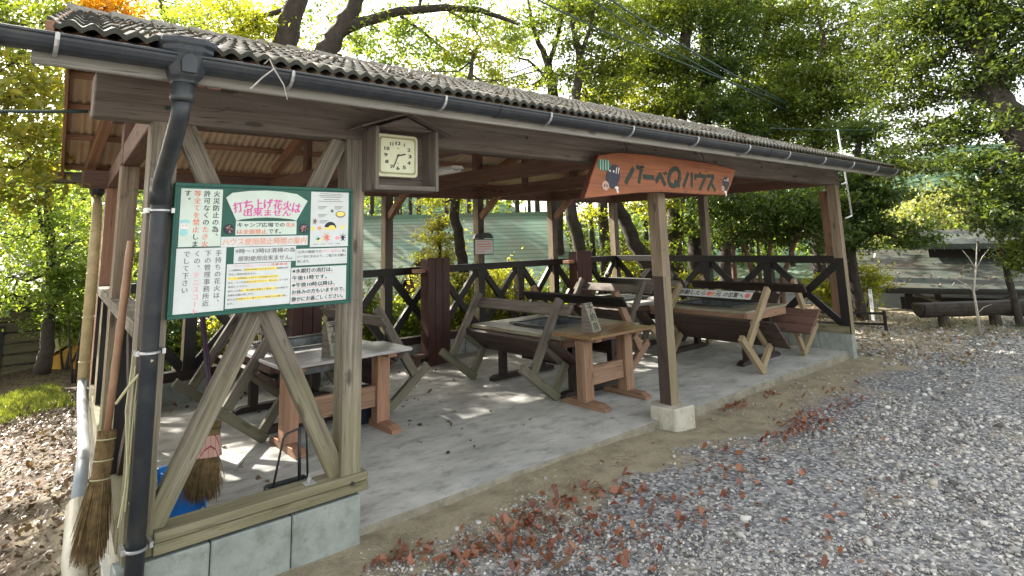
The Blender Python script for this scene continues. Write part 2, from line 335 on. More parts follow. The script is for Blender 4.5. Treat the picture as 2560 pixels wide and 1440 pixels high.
def npmesh(name, V, F, mats, parent=None, mi=None, smooth=False):
    me = bpy.data.meshes.new(name); V = np.asarray(V, np.float32); F = np.asarray(F, np.int32); k = F.shape[1]
    me.vertices.add(len(V)); me.vertices.foreach_set('co', V.ravel()); me.loops.add(F.size); me.loops.foreach_set('vertex_index', F.ravel())
    me.polygons.add(len(F)); me.polygons.foreach_set('loop_start', np.arange(0, F.size, k, dtype=np.int32))
    for m in (mats if isinstance(mats, (list, tuple)) else [mats]): me.materials.append(M[m])
    if mi is not None: me.polygons.foreach_set('material_index', np.asarray(mi, np.int32))
    if smooth: me.polygons.foreach_set('use_smooth', np.ones(len(F), bool))
    me.update(calc_edges=True); me.validate()
    o = bpy.data.objects.new(name, me); COL.objects.link(o)
    if parent is not None: o.parent = parent
    return o
# lettering: text curves turned into flat meshes, laid on their board in the (U,V) frame
_tc = {}
def glyphs(txt, bold=0.):
    if (txt, bold) in _tc: return _tc[(txt, bold)]
    c = bpy.data.curves.new('lettering', 'FONT'); c.body = txt; c.resolution_u = 2; c.offset = bold
    o = bpy.data.objects.new('lettering', c); COL.objects.link(o)
    bpy.context.view_layer.update(); dg = bpy.context.evaluated_depsgraph_get()
    me = bpy.data.meshes.new_from_object(o.evaluated_get(dg))
    r = ([v.co.copy() for v in me.vertices], [tuple(p.vertices) for p in me.polygons])
    bpy.data.objects.remove(o); bpy.data.curves.remove(c); bpy.data.meshes.remove(me); _tc[(txt, bold)] = r
    return r
def lay(mb, txt, u0, v0, u1, v1, U, V, O, mi, bold=.012, fit='box', skew=0):
    """fit txt into the rectangle u0..u1, v0..v1"""
    vs, fs = glyphs(txt)
    if not vs: return
    xs = [v.x for v in vs]; ys = [v.y for v in vs]; x0, x1, y0, y1 = min(xs), max(xs), min(ys), max(ys)
    sx = (u1 - u0) / max(x1 - x0, 1e-4); sy = (v1 - v0) / max(y1 - y0, 1e-4)
    U = Vector(U); V = Vector(V); O = Vector(O)
    Nn = U.cross(V).normalized() * .00012; b = bold * 2.2
    for k, (du, dv) in enumerate(((-b, -b * .4), (b, b * .4), (0, b * .6))):
        mb.add([O + U * (u0 + (v.x - x0 + du) * sx + skew * (v.y - y0) * sy) + V * (v0 + (v.y - y0 + dv) * sy) + Nn * k for v in vs], fs, mi)
def lay_cols(mb, cols, u_right, v_top, size, pitch, U, V, O, bold=.014, gap=1.08):
    """vertical Japanese writing: list of columns from the right, each a list of (char, material index)"""
    for ci, col in enumerate(cols):
        uc = u_right - pitch * (ci + .5)
        for k, (ch, mi) in enumerate(col):
            vs, fs = glyphs(ch)
            if not vs: continue
            vc = v_top - size * gap * (k + .5); Uv = Vector(U); Vv = Vector(V); Ov = Vector(O); pts = []
            for v in vs:
                x, y = (v.x - .5) * size, (v.y - .38) * size
                if ch in 'ー〜': x, y = y, -x
                if ch in '、。': x, y = x + .55 * size, y + .55 * size
                pts.append(Ov + Uv * (uc + x) + Vv * (vc + y))
            Nn = Uv.cross(Vv).normalized() * .00012
            for k2, (du, dv) in enumerate(((-.02, 0), (.02, .012))): mb.add([q + Uv * du * size + Vv * dv * size + Nn * k2 for q in pts], fs, mi)
X, Y, Z = Vector((1, 0, 0)), Vector((0, 1, 0)), Vector((0, 0, 1))
def disc(mb, c, U, V, ru, rv, depth, mi, n=20, a0=0, a1=2 * math.pi):
    mb.prism([(ru * math.cos(a0 + (a1 - a0) * k / n), rv * math.sin(a0 + (a1 - a0) * k / n)) for k in range(n)], U, V, c, depth, mi)
# ------------------------------------------------------------------ ground
def gh(x, y):
    x = np.asarray(x, float); y = np.asarray(y, float)
    sm = lambda a, b, t: (lambda q: q * q * (3 - 2 * q))(np.clip((t - a) / (b - a), 0, 1))
    h = -.03 - .008 * np.clip(x, 0, 9)
    h = h - .17 * sm(.1, -.9, x) * sm(-1.2, .3, y) - .5 * sm(1.5, 10, y) * sm(2.0, .2, x)
    h = h - 1.0 * sm(4.4, 9, y) * sm(.2, 2.5, x) - .9 * sm(14.2, 20, x) - 3 * sm(18, 40, np.hypot(x, y)) 
    h = h + .02 * np.sin(x * 1.7 + y * .6) * np.sin(y * 1.3 - x * .4)
    return h
TREES=[
('broadleaf_tree', 'slender dark forked tree on the grass beside the timber cabin', 'tree', 'trees around the shelter', 'lf_light', 0.085, 'bark_dark', [[(0.13, 9.52, -0.31, 0.13), (0.16, 9.52, 0.19, 0.1), (0.18, 9.52, 0.91, 0.085), (0.09, 9.52, 1.71, 0.07), (-0.02, 9.53, 2.65, 0.05), (-0.01, 9.53, 3.7, 0.03)], [(0.11, 9.52, 1.57, 0.05), (-0.1, 9.54, 2.25, 0.035), (-0.26, 9.54, 2.99, 0.02)], [(0.15, 9.52, 1.24, 0.04), (0.3, 9.51, 1.7, 0.025), (0.42, 9.5, 1.83, 0.015)]], [(-0.34, 9.54, 1.91, 1.1, 0.7, 900), (0.33, 10.01, 2.13, 1.0, 0.7, 700), (-0.19, 9.54, 3.06, 1.2, 0.8, 800), (-0.37, 9.95, 1.26, 1.0, 0.6, 700), (0.5, 9.89, 1.28, 0.8, 0.6, 600), (-0.12, 9.54, 3.9, 1.0, 0.6, 500)]),
('maple_tree', 'yellow autumn maple overhanging the left end of the gutter', 'tree', 'trees around the shelter', 'lf_yellow', 0.075, 'bark_dark', [[(-3.2, 4.6, -0.4, 0.16), (-2.7, 4.5, 2.2, 0.12), (-1.6, 4.3, 3.4, 0.06), (-0.59, 4.15, 3.15, 0.02)], [(-2.7, 4.5, 2.2, 0.07), (-1.7, 4.2, 2.6, 0.03), (-0.6, 4.15, 2.46, 0.012)]], [(-0.72, 3.95, 3.09, 0.5, 0.2, 300), (-0.53, 4.55, 3.32, 0.5, 0.2, 300), (-0.38, 4.74, 2.93, 0.45, 0.15, 230), (-0.66, 4.15, 2.82, 0.5, 0.16, 260), (-0.49, 4.55, 2.51, 0.45, 0.2, 330), (-0.67, 3.95, 2.25, 0.4, 0.2, 240), (-0.38, 4.94, 3.52, 0.4, 0.2, 200), (-0.69, 4.15, 3.54, 0.6, 0.2, 260)]),
('broadleaf_tree', 'tall green and yellow tree beyond the left roof corner', 'tree', 'trees around the shelter', 'lf_mid', 0.09, 'bark_dark', [[(-2.6, 7.5, -0.5, 0.2), (-2.2, 7.4, 3, 0.14), (-1.6, 9.2, 5.4, 0.09), (-0.54, 12.55, 6.45, 0.03)]], [(-0.82, 12.55, 6.57, 1.4, 0.7, 900), (-0.21, 12.54, 6.53, 1.3, 0.6, 800), (0.42, 13.01, 7.19, 1.2, 0.6, 800), (-0.62, 12.55, 7.34, 2.0, 0.9, 900), (-0.82, 11.55, 5.68, 1.0, 0.5, 500)]),
('maple_tree', 'tree with an orange red crown tip above the left roof corner', 'tree', 'trees around the shelter', 'lf_maple', 0.075, 'bark_dark', [[(1.55, 11.37, -1.2, 0.16), (1.25, 11.42, 4.37, 0.12), (0.99, 11.45, 6.11, 0.07), (0.76, 11.47, 6.78, 0.03)]], [(0.77, 11.47, 6.71, 0.55, 0.3, 500), (1.0, 11.45, 6.97, 0.6, 0.3, 450), (0.52, 11.7, 6.98, 0.5, 0.3, 300)]),
('broadleaf_tree', 'pale leaved tree behind the left half of the tiled roof', 'tree', 'trees around the shelter', 'lf_light', 0.09, 'bark_dark', [[(2.47, 12.22, -1.2, 0.17), (2.32, 12.25, 4.63, 0.12), (2.11, 12.29, 6.77, 0.07), (1.9, 12.33, 7.54, 0.04)]], [(1.95, 12.32, 6.84, 1.2, 0.6, 600), (3.05, 12.61, 7.27, 1.3, 0.6, 650), (1.34, 12.01, 6.62, 0.9, 0.4, 350), (2.47, 12.22, 7.85, 1.8, 0.8, 700), (3.44, 12.51, 6.57, 0.9, 0.45, 500)]),
('broadleaf_tree', 'thick upright trunk with yellowing crown behind the shelter roof', 'tree', 'trees around the shelter', 'lf_lime', 0.085, 'bark_dark', [[(3.27, 7.85, -0.9, 0.3), (3.26, 7.86, 3.08, 0.27), (3.28, 7.85, 5.42, 0.23), (3.5, 7.77, 6.43, 0.2), (3.56, 7.75, 8.15, 0.16), (3.58, 7.74, 10.13, 0.1)], [(3.46, 7.79, 6.26, 0.07), (2.92, 8.18, 6.09, 0.05), (2.52, 8.51, 5.69, 0.02)]], [(2.65, 8.68, 5.6, 0.8, 0.4, 600), (2.92, 8.39, 5.9, 0.8, 0.4, 550), (2.14, 9.22, 5.31, 0.7, 0.35, 400), (3.41, 8.86, 5.62, 0.7, 0.35, 400), (2.36, 8.55, 6.24, 1.0, 0.5, 600), (3.55, 7.75, 8.67, 2.0, 1.0, 900), (2.73, 8.03, 7.65, 1.6, 0.8, 900)]),
('broadleaf_tree', 'thick slanting trunk whose long limb arches right above the roof', 'tree', 'trees around the shelter', 'lf_light', 0.08, 'bark_dark', [[(3.45, 7.36, -0.8, 0.27), (3.53, 7.33, 3.71, 0.24), (3.85, 7.19, 5.31, 0.2), (4.12, 7.08, 5.78, 0.17), (4.34, 6.97, 6.37, 0.15), (4.82, 6.72, 7.52, 0.1)], [(4.08, 7.09, 5.71, 0.13), (4.41, 6.82, 5.89, 0.11), (5.0, 6.39, 6.12, 0.09), (5.61, 5.77, 6.14, 0.075), (6.05, 5.19, 6.01, 0.06), (6.49, 4.55, 5.62, 0.03)], [(5.0, 6.39, 6.02, 0.04), (5.38, 6.27, 5.78, 0.03), (5.96, 6.01, 5.28, 0.02), (6.4, 5.68, 5.07, 0.01)], [(5.61, 5.77, 6.13, 0.03), (6.04, 5.45, 5.8, 0.02), (6.28, 5.26, 5.23, 0.01)]], [(5.03, 6.6, 5.67, 0.7, 0.35, 420), (5.5, 6.32, 5.44, 0.7, 0.3, 380), (5.96, 6.01, 5.2, 0.7, 0.35, 420), (6.04, 5.45, 5.8, 0.8, 0.35, 480), (5.03, 7.06, 5.21, 0.5, 0.25, 260), (6.33, 4.96, 5.32, 0.6, 0.3, 320), (4.6, 7.29, 5.61, 0.5, 0.3, 250), (5.39, 6.15, 6.7, 1.6, 0.6, 900), (4.81, 6.73, 8.04, 1.8, 0.8, 800)]),
('broadleaf_tree', 'thin curved trunk just behind the dark rear railing', 'tree', 'trees around the shelter', 'lf_lime', 0.07, 'bark_dark', [[(5.34, 4.97, -0.8, 0.11), (5.32, 4.99, 0.47, 0.1), (5.39, 4.93, 1.12, 0.095), (5.34, 4.97, 1.59, 0.09), (5.27, 5.03, 2.06, 0.085), (5.3, 5.0, 2.68, 0.08), (5.55, 5.07, 4.14, 0.06), (5.85, 5.09, 5.18, 0.03)]], [(5.85, 5.09, 5.11, 0.7, 0.4, 420), (5.18, 5.33, 2.35, 0.5, 0.2, 300), (6.32, 4.97, 4.62, 0.6, 0.3, 260), (5.41, 5.9, 4.84, 0.6, 0.3, 260)]),
('broadleaf_tree', 'grey trunk forking just above the middle of the roofline', 'tree', 'trees around the shelter', 'lf_mid', 0.08, 'bark_dark', [[(9.2, 6.39, -1, 0.16), (9.15, 6.44, 1.6, 0.15), (9.19, 6.4, 4.89, 0.13), (9.14, 6.45, 5.53, 0.12), (9.06, 6.53, 5.99, 0.08), (8.89, 6.69, 6.6, 0.05), (8.8, 6.78, 7.43, 0.03)], [(9.12, 6.46, 5.78, 0.07), (9.3, 6.29, 6.47, 0.05), (9.42, 6.16, 7.28, 0.03)], [(9.14, 6.45, 5.38, 0.05), (8.77, 6.81, 5.9, 0.03), (8.41, 7.13, 6.02, 0.015)]], [(8.86, 6.72, 6.81, 0.9, 0.45, 600), (8.35, 7.18, 6.73, 0.7, 0.35, 350), (9.31, 6.84, 5.5, 0.6, 0.25, 280), (7.97, 8.0, 5.54, 0.6, 0.3, 240), (9.48, 6.1, 7.07, 1.1, 0.5, 700), (8.69, 7.15, 6.18, 0.6, 0.3, 300), (8.95, 7.32, 5.44, 0.6, 0.3, 260), (9.37, 6.21, 8.01, 1.8, 0.8, 1000), (8.48, 7.85, 5.7, 0.6, 0.3, 260)]),
('broadleaf_tree', 'mottled trunk rising between the two right rear posts', 'tree', 'trees around the shelter', 'lf_mid', 0.08, 'bark_dark', [[(8.89, 5.26, -1, 0.15), (8.81, 5.35, 1.09, 0.14), (8.66, 5.51, 2.36, 0.13), (8.81, 5.35, 4.54, 0.11), (8.9, 5.25, 5.63, 0.09), (8.8, 5.36, 6.39, 0.05), (8.76, 5.4, 7.16, 0.03)], [(8.89, 5.26, 5.54, 0.06), (9.07, 5.06, 6.27, 0.04), (9.18, 4.93, 7.01, 0.02)]], [(9.22, 5.19, 5.4, 0.7, 0.35, 550), (8.87, 5.86, 5.31, 0.6, 0.3, 350), (9.32, 5.08, 4.83, 0.7, 0.3, 450), (8.87, 5.28, 6.67, 0.8, 0.35, 450), (9.62, 4.7, 5.63, 0.7, 0.35, 550), (9.68, 4.95, 6.08, 0.8, 0.4, 650), (8.85, 5.31, 5.92, 0.6, 0.3, 380), (9.38, 5.0, 6.79, 1.0, 0.5, 750), (9.89, 5.01, 5.28, 0.7, 0.35, 600), (9.02, 5.12, 7.51, 1.6, 0.7, 900)]),
('broadleaf_tree', 'pale straight trunk beside the rear corner post', 'tree', 'trees around the shelter', 'lf_lime', 0.08, 'bark_dark', [[(10.34, 5.88, -1, 0.13), (10.28, 5.95, 1.2, 0.12), (10.27, 5.96, 2.51, 0.11), (10.29, 5.94, 4.65, 0.09), (10.41, 5.8, 6.25, 0.05)]], [(10.02, 6.24, 2.14, 0.5, 0.25, 300), (11.07, 5.78, 5.22, 0.9, 0.45, 700), (11.29, 5.48, 4.79, 0.7, 0.35, 550), (10.38, 5.99, 4.97, 0.7, 0.3, 420), (10.61, 4.72, 2.25, 0.6, 0.3, 500), (10.73, 5.22, 2.66, 0.7, 0.3, 500), (10.6, 5.72, 4.15, 0.7, 0.3, 500), (11.22, 5.58, 6.04, 0.8, 0.4, 600)]),
('broadleaf_tree', 'mossy slanting trunk leaning left behind the rear corner', 'tree', 'trees around the shelter', 'lf_mid', 0.08, 'bark_dark', [[(9.77, 4.17, -0.9, 0.17), (9.65, 4.33, 1.06, 0.16), (9.48, 4.55, 1.64, 0.15), (9.35, 4.73, 2.15, 0.14), (9.11, 5.01, 3.28, 0.11), (9.04, 5.1, 4.35, 0.07)]], [(9.3, 5.1, 4.29, 0.7, 0.35, 450), (10.05, 5.13, 1.38, 0.6, 0.35, 420), (10.57, 4.77, 1.19, 0.6, 0.35, 420)]),
('evergreen_tree', 'evergreen with a thick black trunk behind the side railing', 'tree', 'trees around the shelter', 'lf_mid', 0.095, 'bark_dark', [[(11.58, 5.07, -1, 0.2), (11.62, 5.03, 1.15, 0.19), (11.82, 4.71, 4.41, 0.17), (11.95, 4.52, 6.11, 0.15), (12.04, 4.37, 7.45, 0.1)]], [(11.48, 5.22, 6.94, 1.2, 0.6, 1400), (11.93, 4.55, 7.16, 1.2, 0.6, 1400), (11.61, 5.03, 5.87, 0.9, 0.45, 900), (12.18, 4.9, 5.1, 1.0, 0.4, 900), (11.4, 5.33, 7.93, 1.6, 0.8, 1300), (12.04, 5.12, 2.69, 0.8, 0.5, 800), (11.88, 5.69, 4.69, 0.9, 0.35, 800), (11.03, 5.82, 4.2, 0.9, 0.35, 800), (11.44, 4.57, 5.83, 0.8, 0.4, 900), (11.52, 4.27, 4.69, 0.8, 0.35, 800), (11.32, 5.44, 5.71, 0.8, 0.4, 700), (11.86, 5.38, 3.71, 0.9, 0.35, 700), (11.89, 4.97, 1.9, 0.7, 0.35, 500), (11.29, 5.82, 7.08, 0.8, 0.4, 600)]),
('evergreen_tree', 'tall dark evergreen trunk rising behind the middle side post', 'tree', 'trees around the shelter', 'lf_dark', 0.095, 'bark_dark', [[(12.31, 4.88, -1, 0.24), (12.33, 4.85, 1.12, 0.22), (12.54, 4.51, 4.46, 0.19), (12.65, 4.33, 6.3, 0.16), (12.71, 4.21, 7.56, 0.1)]], [(12.78, 4.09, 6.9, 1.2, 0.6, 1400), (13.29, 3.77, 6.28, 1.0, 0.5, 1100), (12.9, 4.49, 5.64, 0.9, 0.4, 800), (13.38, 4.04, 5.09, 1.0, 0.4, 900), (12.68, 4.27, 8.01, 1.6, 0.8, 1300), (12.62, 4.96, 2.29, 0.7, 0.4, 600), (12.31, 3.91, 4.53, 0.8, 0.35, 900), (12.86, 3.74, 4.06, 0.9, 0.35, 800), (12.35, 3.84, 5.61, 0.7, 0.35, 700), (13.08, 3.75, 7.61, 1.0, 0.5, 700), (12.68, 4.46, 2.07, 0.7, 0.35, 600), (12.87, 4.53, 3.78, 0.9, 0.3, 700)]),
('evergreen_tree', 'bare leaning stem inside the dense evergreen crowns', 'tree', 'trees around the shelter', 'lf_mid', 0.09, 'bark_dark', [[(13.92, 5.13, -1, 0.17), (14.03, 4.93, 2.52, 0.15), (14.32, 4.4, 5.57, 0.12), (14.5, 4.03, 6.24, 0.11), (14.65, 3.72, 6.81, 0.1), (14.75, 3.51, 7.84, 0.08), (14.81, 3.38, 8.73, 0.06)]], [(14.88, 4.17, 7.39, 1.0, 0.5, 1000), (15.21, 3.44, 7.24, 1.0, 0.6, 900), (14.82, 3.84, 5.8, 1.0, 0.5, 1000), (14.9, 3.16, 5.45, 1.0, 0.5, 1000), (14.65, 3.73, 8.35, 1.7, 0.8, 1200), (14.73, 4.47, 4.69, 0.9, 0.4, 800), (14.05, 4.05, 7.62, 0.9, 0.4, 700), (14.38, 3.36, 6.27, 0.8, 0.4, 800), (14.17, 3.8, 5.15, 0.9, 0.4, 900), (14.9, 3.17, 6.43, 0.9, 0.4, 800), (15.04, 2.81, 7.46, 0.9, 0.45, 600)]),
('evergreen_tree', 'broad evergreen beyond the right end of the roof ridge', 'tree', 'trees around the shelter', 'lf_mid', 0.09, 'bark_dark', [[(14.01, 2.71, -1.2, 0.17), (14.02, 2.67, 1.44, 0.15), (14.1, 2.47, 4.09, 0.12), (14.18, 2.28, 5.25, 0.08), (14.25, 2.09, 6.42, 0.04)]], [(14.16, 2.34, 4.66, 1.2, 0.5, 1400), (13.91, 2.93, 4.34, 1.1, 0.4, 1200), (14.67, 2.09, 5.39, 1.0, 0.5, 900), (14.62, 2.25, 6.34, 1.1, 0.5, 800), (15.0, 1.77, 6.08, 0.9, 0.5, 700), (13.69, 2.43, 3.66, 1.1, 0.35, 1000), (13.93, 1.79, 3.87, 0.9, 0.3, 800), (13.68, 3.45, 4.1, 0.9, 0.3, 800), (13.65, 2.52, 5.32, 0.9, 0.4, 800), (14.03, 2.11, 5.38, 0.8, 0.4, 700), (14.14, 1.8, 4.56, 0.8, 0.3, 700), (13.31, 2.81, 4.74, 0.8, 0.35, 800), (14.83, 1.64, 5.01, 0.8, 0.35, 600), (15.05, 1.61, 6.87, 0.9, 0.5, 600), (14.58, 2.34, 7.2, 0.9, 0.5, 600)]),
('evergreen_tree', 'layered dark evergreen hanging beside the right end of the roof', 'tree', 'trees around the shelter', 'lf_dark', 0.085, 'bark_dark', [[(12.42, 1.27, -1.2, 0.12), (12.37, 1.4, 1.13, 0.11), (12.43, 1.24, 2.41, 0.09), (12.51, 1.01, 3.45, 0.05)], [(12.39, 1.36, 1.45, 0.04), (12.37, 0.8, 1.59, 0.03), (12.33, 0.22, 1.36, 0.012)], [(12.43, 1.24, 2.41, 0.04), (12.61, 0.71, 2.45, 0.025), (12.72, 0.34, 2.97, 0.012)]], [(12.56, 0.86, 3.59, 0.6, 0.25, 700), (12.6, 0.72, 3.01, 0.6, 0.25, 700), (12.49, 1.08, 2.72, 0.6, 0.25, 800), (12.6, 0.73, 2.29, 0.55, 0.22, 650), (12.46, 1.15, 2.0, 0.55, 0.25, 700), (12.5, 0.7, 1.67, 0.6, 0.16, 500), (12.43, 0.24, 1.43, 0.4, 0.13, 330), (12.4, 1.34, 1.45, 0.5, 0.25, 600), (12.38, 1.38, 2.41, 0.5, 0.3, 650)]),
('broadleaf_shrub', 'multi stemmed shrub with glossy leaves behind the right railing', 'shrub', 'trees around the shelter', 'lf_dark', 0.085, 'bark_red', [[(10.61, 2.85, -1, 0.06), (10.57, 2.92, 0.88, 0.05), (10.58, 2.9, 1.67, 0.03)], [(10.82, 2.45, -1, 0.06), (10.73, 2.63, 0.88, 0.05), (10.65, 2.77, 1.67, 0.03)], [(10.84, 2.42, -1, 0.06), (10.85, 2.4, 0.88, 0.05), (10.93, 2.24, 1.73, 0.03)], [(10.89, 2.32, -1, 0.07), (10.97, 2.15, 0.8, 0.05), (11.12, 1.83, 1.56, 0.03)], [(10.87, 2.36, -1, 0.05), (10.79, 2.51, 0.8, 0.04), (10.8, 2.5, 1.81, 0.02)]], [(10.6, 2.87, 2.15, 0.8, 0.4, 1000), (10.92, 2.26, 2.28, 0.9, 0.4, 1100), (11.15, 1.76, 2.02, 0.8, 0.4, 1000), (11.67, 1.56, 1.62, 0.7, 0.35, 800), (11.38, 2.22, 1.64, 0.7, 0.3, 700), (11.0, 2.97, 1.59, 0.7, 0.3, 700), (11.02, 3.34, 2.52, 0.7, 0.35, 700), (11.66, 1.57, 2.25, 0.7, 0.3, 800)]),
('broadleaf_tree', 'large spreading tree with a dark leaning trunk at the right edge', 'tree', 'trees around the shelter', 'lf_olive', 0.065, 'bark_dark', [[(9.23, -3.03, -0.1, 0.3), (9.2, -2.58, 1.45, 0.26), (9.17, -2.26, 2.24, 0.24), (9.13, -2.0, 2.83, 0.2), (9.11, -1.86, 3.27, 0.16), (9.1, -1.79, 3.77, 0.13), (9.09, -1.74, 4.34, 0.1), (9.1, -1.79, 5.13, 0.06)], [(9.12, -1.91, 3.1, 0.1), (9.07, -1.62, 3.34, 0.07), (9.2, -1.25, 3.57, 0.04), (9.33, -0.95, 3.75, 0.02)], [(9.1, -1.79, 3.77, 0.08), (9.07, -1.62, 4.12, 0.06), (9.19, -1.22, 4.49, 0.04), (9.24, -0.61, 4.65, 0.02)], [(9.1, -1.77, 4.05, 0.06), (9.06, -1.59, 4.55, 0.04), (9.01, -1.32, 4.92, 0.02)], [(9.14, -2.03, 2.77, 0.08), (8.91, -1.87, 2.46, 0.05), (8.68, -1.69, 2.32, 0.02)]], [(9.26, -1.07, 4.64, 0.7, 0.35, 900), (9.06, -1.58, 4.5, 0.7, 0.35, 900), (9.13, -1.99, 4.33, 0.7, 0.35, 900), (9.2, -1.27, 4.09, 0.6, 0.3, 700), (9.46, -0.65, 4.18, 0.55, 0.3, 600), (9.09, -1.74, 3.67, 0.6, 0.3, 750), (9.15, -2.1, 3.76, 0.5, 0.3, 600), (8.91, -1.9, 2.36, 0.5, 0.25, 650), (9.36, -1.06, 3.46, 0.55, 0.2, 480), (9.45, -0.62, 3.43, 0.5, 0.18, 330), (9.24, -1.46, 3.08, 0.5, 0.16, 420), (9.65, -0.6, 2.84, 0.5, 0.14, 330), (9.54, -0.95, 2.55, 0.4, 0.12, 260), (9.05, -1.52, 2.14, 0.5, 0.2, 520), (8.92, -1.91, 1.86, 0.5, 0.25, 600), (9.07, -1.65, 5.06, 1.5, 0.6, 1200), (9.45, -0.62, 4.88, 0.6, 0.3, 500), (9.57, -0.29, 4.28, 0.5, 0.25, 350), (9.39, -0.41, 3.84, 0.5, 0.2, 350), (9.14, -1.01, 3.85, 0.55, 0.22, 500), (9.06, -1.55, 3.49, 0.5, 0.2, 500), (8.91, -1.86, 2.98, 0.5, 0.2, 500), (9.2, -1.26, 2.89, 0.5, 0.14, 350), (9.51, -0.82, 3.1, 0.5, 0.12, 260), (9.05, -1.52, 2.51, 0.5, 0.16, 420), (9.82, -0.46, 2.5, 0.4, 0.1, 200), (8.7, -1.81, 1.67, 0.4, 0.2, 400), (9.03, -1.43, 4.65, 0.6, 0.3, 600), (9.1, -1.82, 4.66, 0.7, 0.3, 700), (8.96, -2.2, 4.18, 0.6, 0.3, 600)]),
('broadleaf_shrub', 'dense green bush beside the mossy roofed hut at right', 'shrub', 'trees around the shelter', 'lf_mid', 0.08, 'bark_dark', [[(13.03, -1.02, -0.4, 0.07), (13.01, -0.93, 1.12, 0.05), (13.01, -0.94, 1.68, 0.03)]], [(13.03, -1.02, 1.89, 0.5, 0.25, 600), (13.06, -1.24, 1.46, 0.5, 0.3, 700), (12.87, -1.29, 0.99, 0.4, 0.2, 400), (13.38, -0.74, 2.06, 0.5, 0.2, 450), (13.46, -1.17, 2.25, 0.6, 0.3, 600)]),
('broadleaf_tree', 'bright yellow green tree glowing beyond the hut roof', 'tree', 'trees around the shelter', 'lf_pale', 0.19, 'bark_dark', [[(32.18, 4.96, -4, 0.3), (32.16, 5.06, 0.19, 0.2), (32.28, 4.58, 1.81, 0.08)]], [(32.17, 5.02, 1.82, 3.0, 1.5, 2200), (33.4, 4.14, 2.52, 2.6, 1.3, 1800), (29.94, 5.58, 1.15, 2.4, 1.1, 1500)]),
('broadleaf_tree', 'pale yellow tree lower left of the glowing tree beyond the hut', 'tree', 'trees around the shelter', 'lf_pale', 0.19, 'bark_dark', [[(27.85, 5.56, -4, 0.3), (27.83, 5.64, 0.37, 0.2), (27.96, 5.21, 1.85, 0.08)]], [(27.88, 5.49, 0.53, 2.0, 0.9, 1300), (26.73, 5.77, 0.1, 1.4, 0.7, 800), (29.07, 4.98, 0.32, 1.8, 0.8, 900)]),
('young_cedar', 'young bright feathery conifer standing before the green roof', 'sapling', 'trees around the shelter', 'lf_yellow', 0.06, 'bark_dark', [[(5.29, 5.5, -0.9, 0.05), (5.29, 5.5, 0.98, 0.04), (5.28, 5.5, 2.08, 0.015)]], [(5.28, 5.5, 1.94, 0.22, 0.2, 260), (5.23, 5.53, 1.67, 0.35, 0.2, 380), (5.35, 5.46, 1.39, 0.45, 0.22, 480), (5.23, 5.54, 1.05, 0.5, 0.25, 520)]),
('leafy_shrub', 'yellow green fern like shrub under the rear railing beside the panel', 'shrub', 'shrubs behind the railings', 'lf_yellow', 0.075, 'bark_dark', [[(5.39, 4.69, -1.0, 0.03), (5.37, 4.7, 0.48, 0.02), (5.43, 4.66, 0.87, 0.01)], [(5.39, 4.69, -1.0, 0.025), (5.11, 4.89, 0.75, 0.01)], [(5.39, 4.69, -1.0, 0.025), (5.66, 4.48, 0.66, 0.01)]], [(5.38, 4.7, 0.9, 0.5, 0.32, 520), (5.06, 4.93, 0.59, 0.42, 0.28, 420), (5.69, 4.46, 0.6, 0.42, 0.28, 420), (5.37, 4.7, 0.36, 0.5, 0.25, 420)]),
('leafy_shrub', 'pale leafy shrub behind the third rear railing cross', 'shrub', 'shrubs behind the railings', 'lf_lime', 0.075, 'bark_dark', [[(6.22, 4.53, -1.0, 0.03), (6.19, 4.55, 0.15, 0.02), (6.25, 4.5, 0.55, 0.01)], [(6.22, 4.53, -1.0, 0.025), (5.94, 4.77, 0.43, 0.01)], [(6.22, 4.53, -1.0, 0.025), (6.47, 4.3, 0.34, 0.01)]], [(6.2, 4.54, 0.58, 0.5, 0.32, 520), (5.88, 4.81, 0.26, 0.42, 0.28, 420), (6.5, 4.28, 0.27, 0.42, 0.28, 420), (6.19, 4.55, 0.02, 0.5, 0.25, 420)]),
('leafy_shrub', 'dark leafy shrub behind the left rear railing cross', 'shrub', 'shrubs behind the railings', 'lf_mid', 0.075, 'bark_dark', [[(4.57, 5.25, -1.0, 0.03), (4.57, 5.25, 0.21, 0.02), (4.62, 5.21, 0.58, 0.01)], [(4.57, 5.25, -1.0, 0.025), (4.3, 5.41, 0.48, 0.01)], [(4.57, 5.25, -1.0, 0.025), (4.87, 5.06, 0.38, 0.01)]], [(4.57, 5.25, 0.62, 0.5, 0.32, 520), (4.24, 5.44, 0.32, 0.42, 0.28, 420), (4.89, 5.04, 0.32, 0.42, 0.28, 420), (4.57, 5.25, 0.09, 0.5, 0.25, 420)]),
('leafy_shrub', 'bright shrub seen behind the second rear post', 'shrub', 'shrubs behind the railings', 'lf_lime', 0.075, 'bark_dark', [[(6.34, 5.21, -1.0, 0.03), (6.32, 5.23, 0.5, 0.02), (6.38, 5.18, 0.92, 0.01)], [(6.34, 5.21, -1.0, 0.025), (6.04, 5.45, 0.79, 0.01)], [(6.34, 5.21, -1.0, 0.025), (6.63, 4.97, 0.7, 0.01)]], [(6.33, 5.22, 0.96, 0.5, 0.32, 520), (5.98, 5.5, 0.62, 0.42, 0.28, 420), (6.65, 4.95, 0.63, 0.42, 0.28, 420), (6.32, 5.23, 0.36, 0.5, 0.25, 420)]),
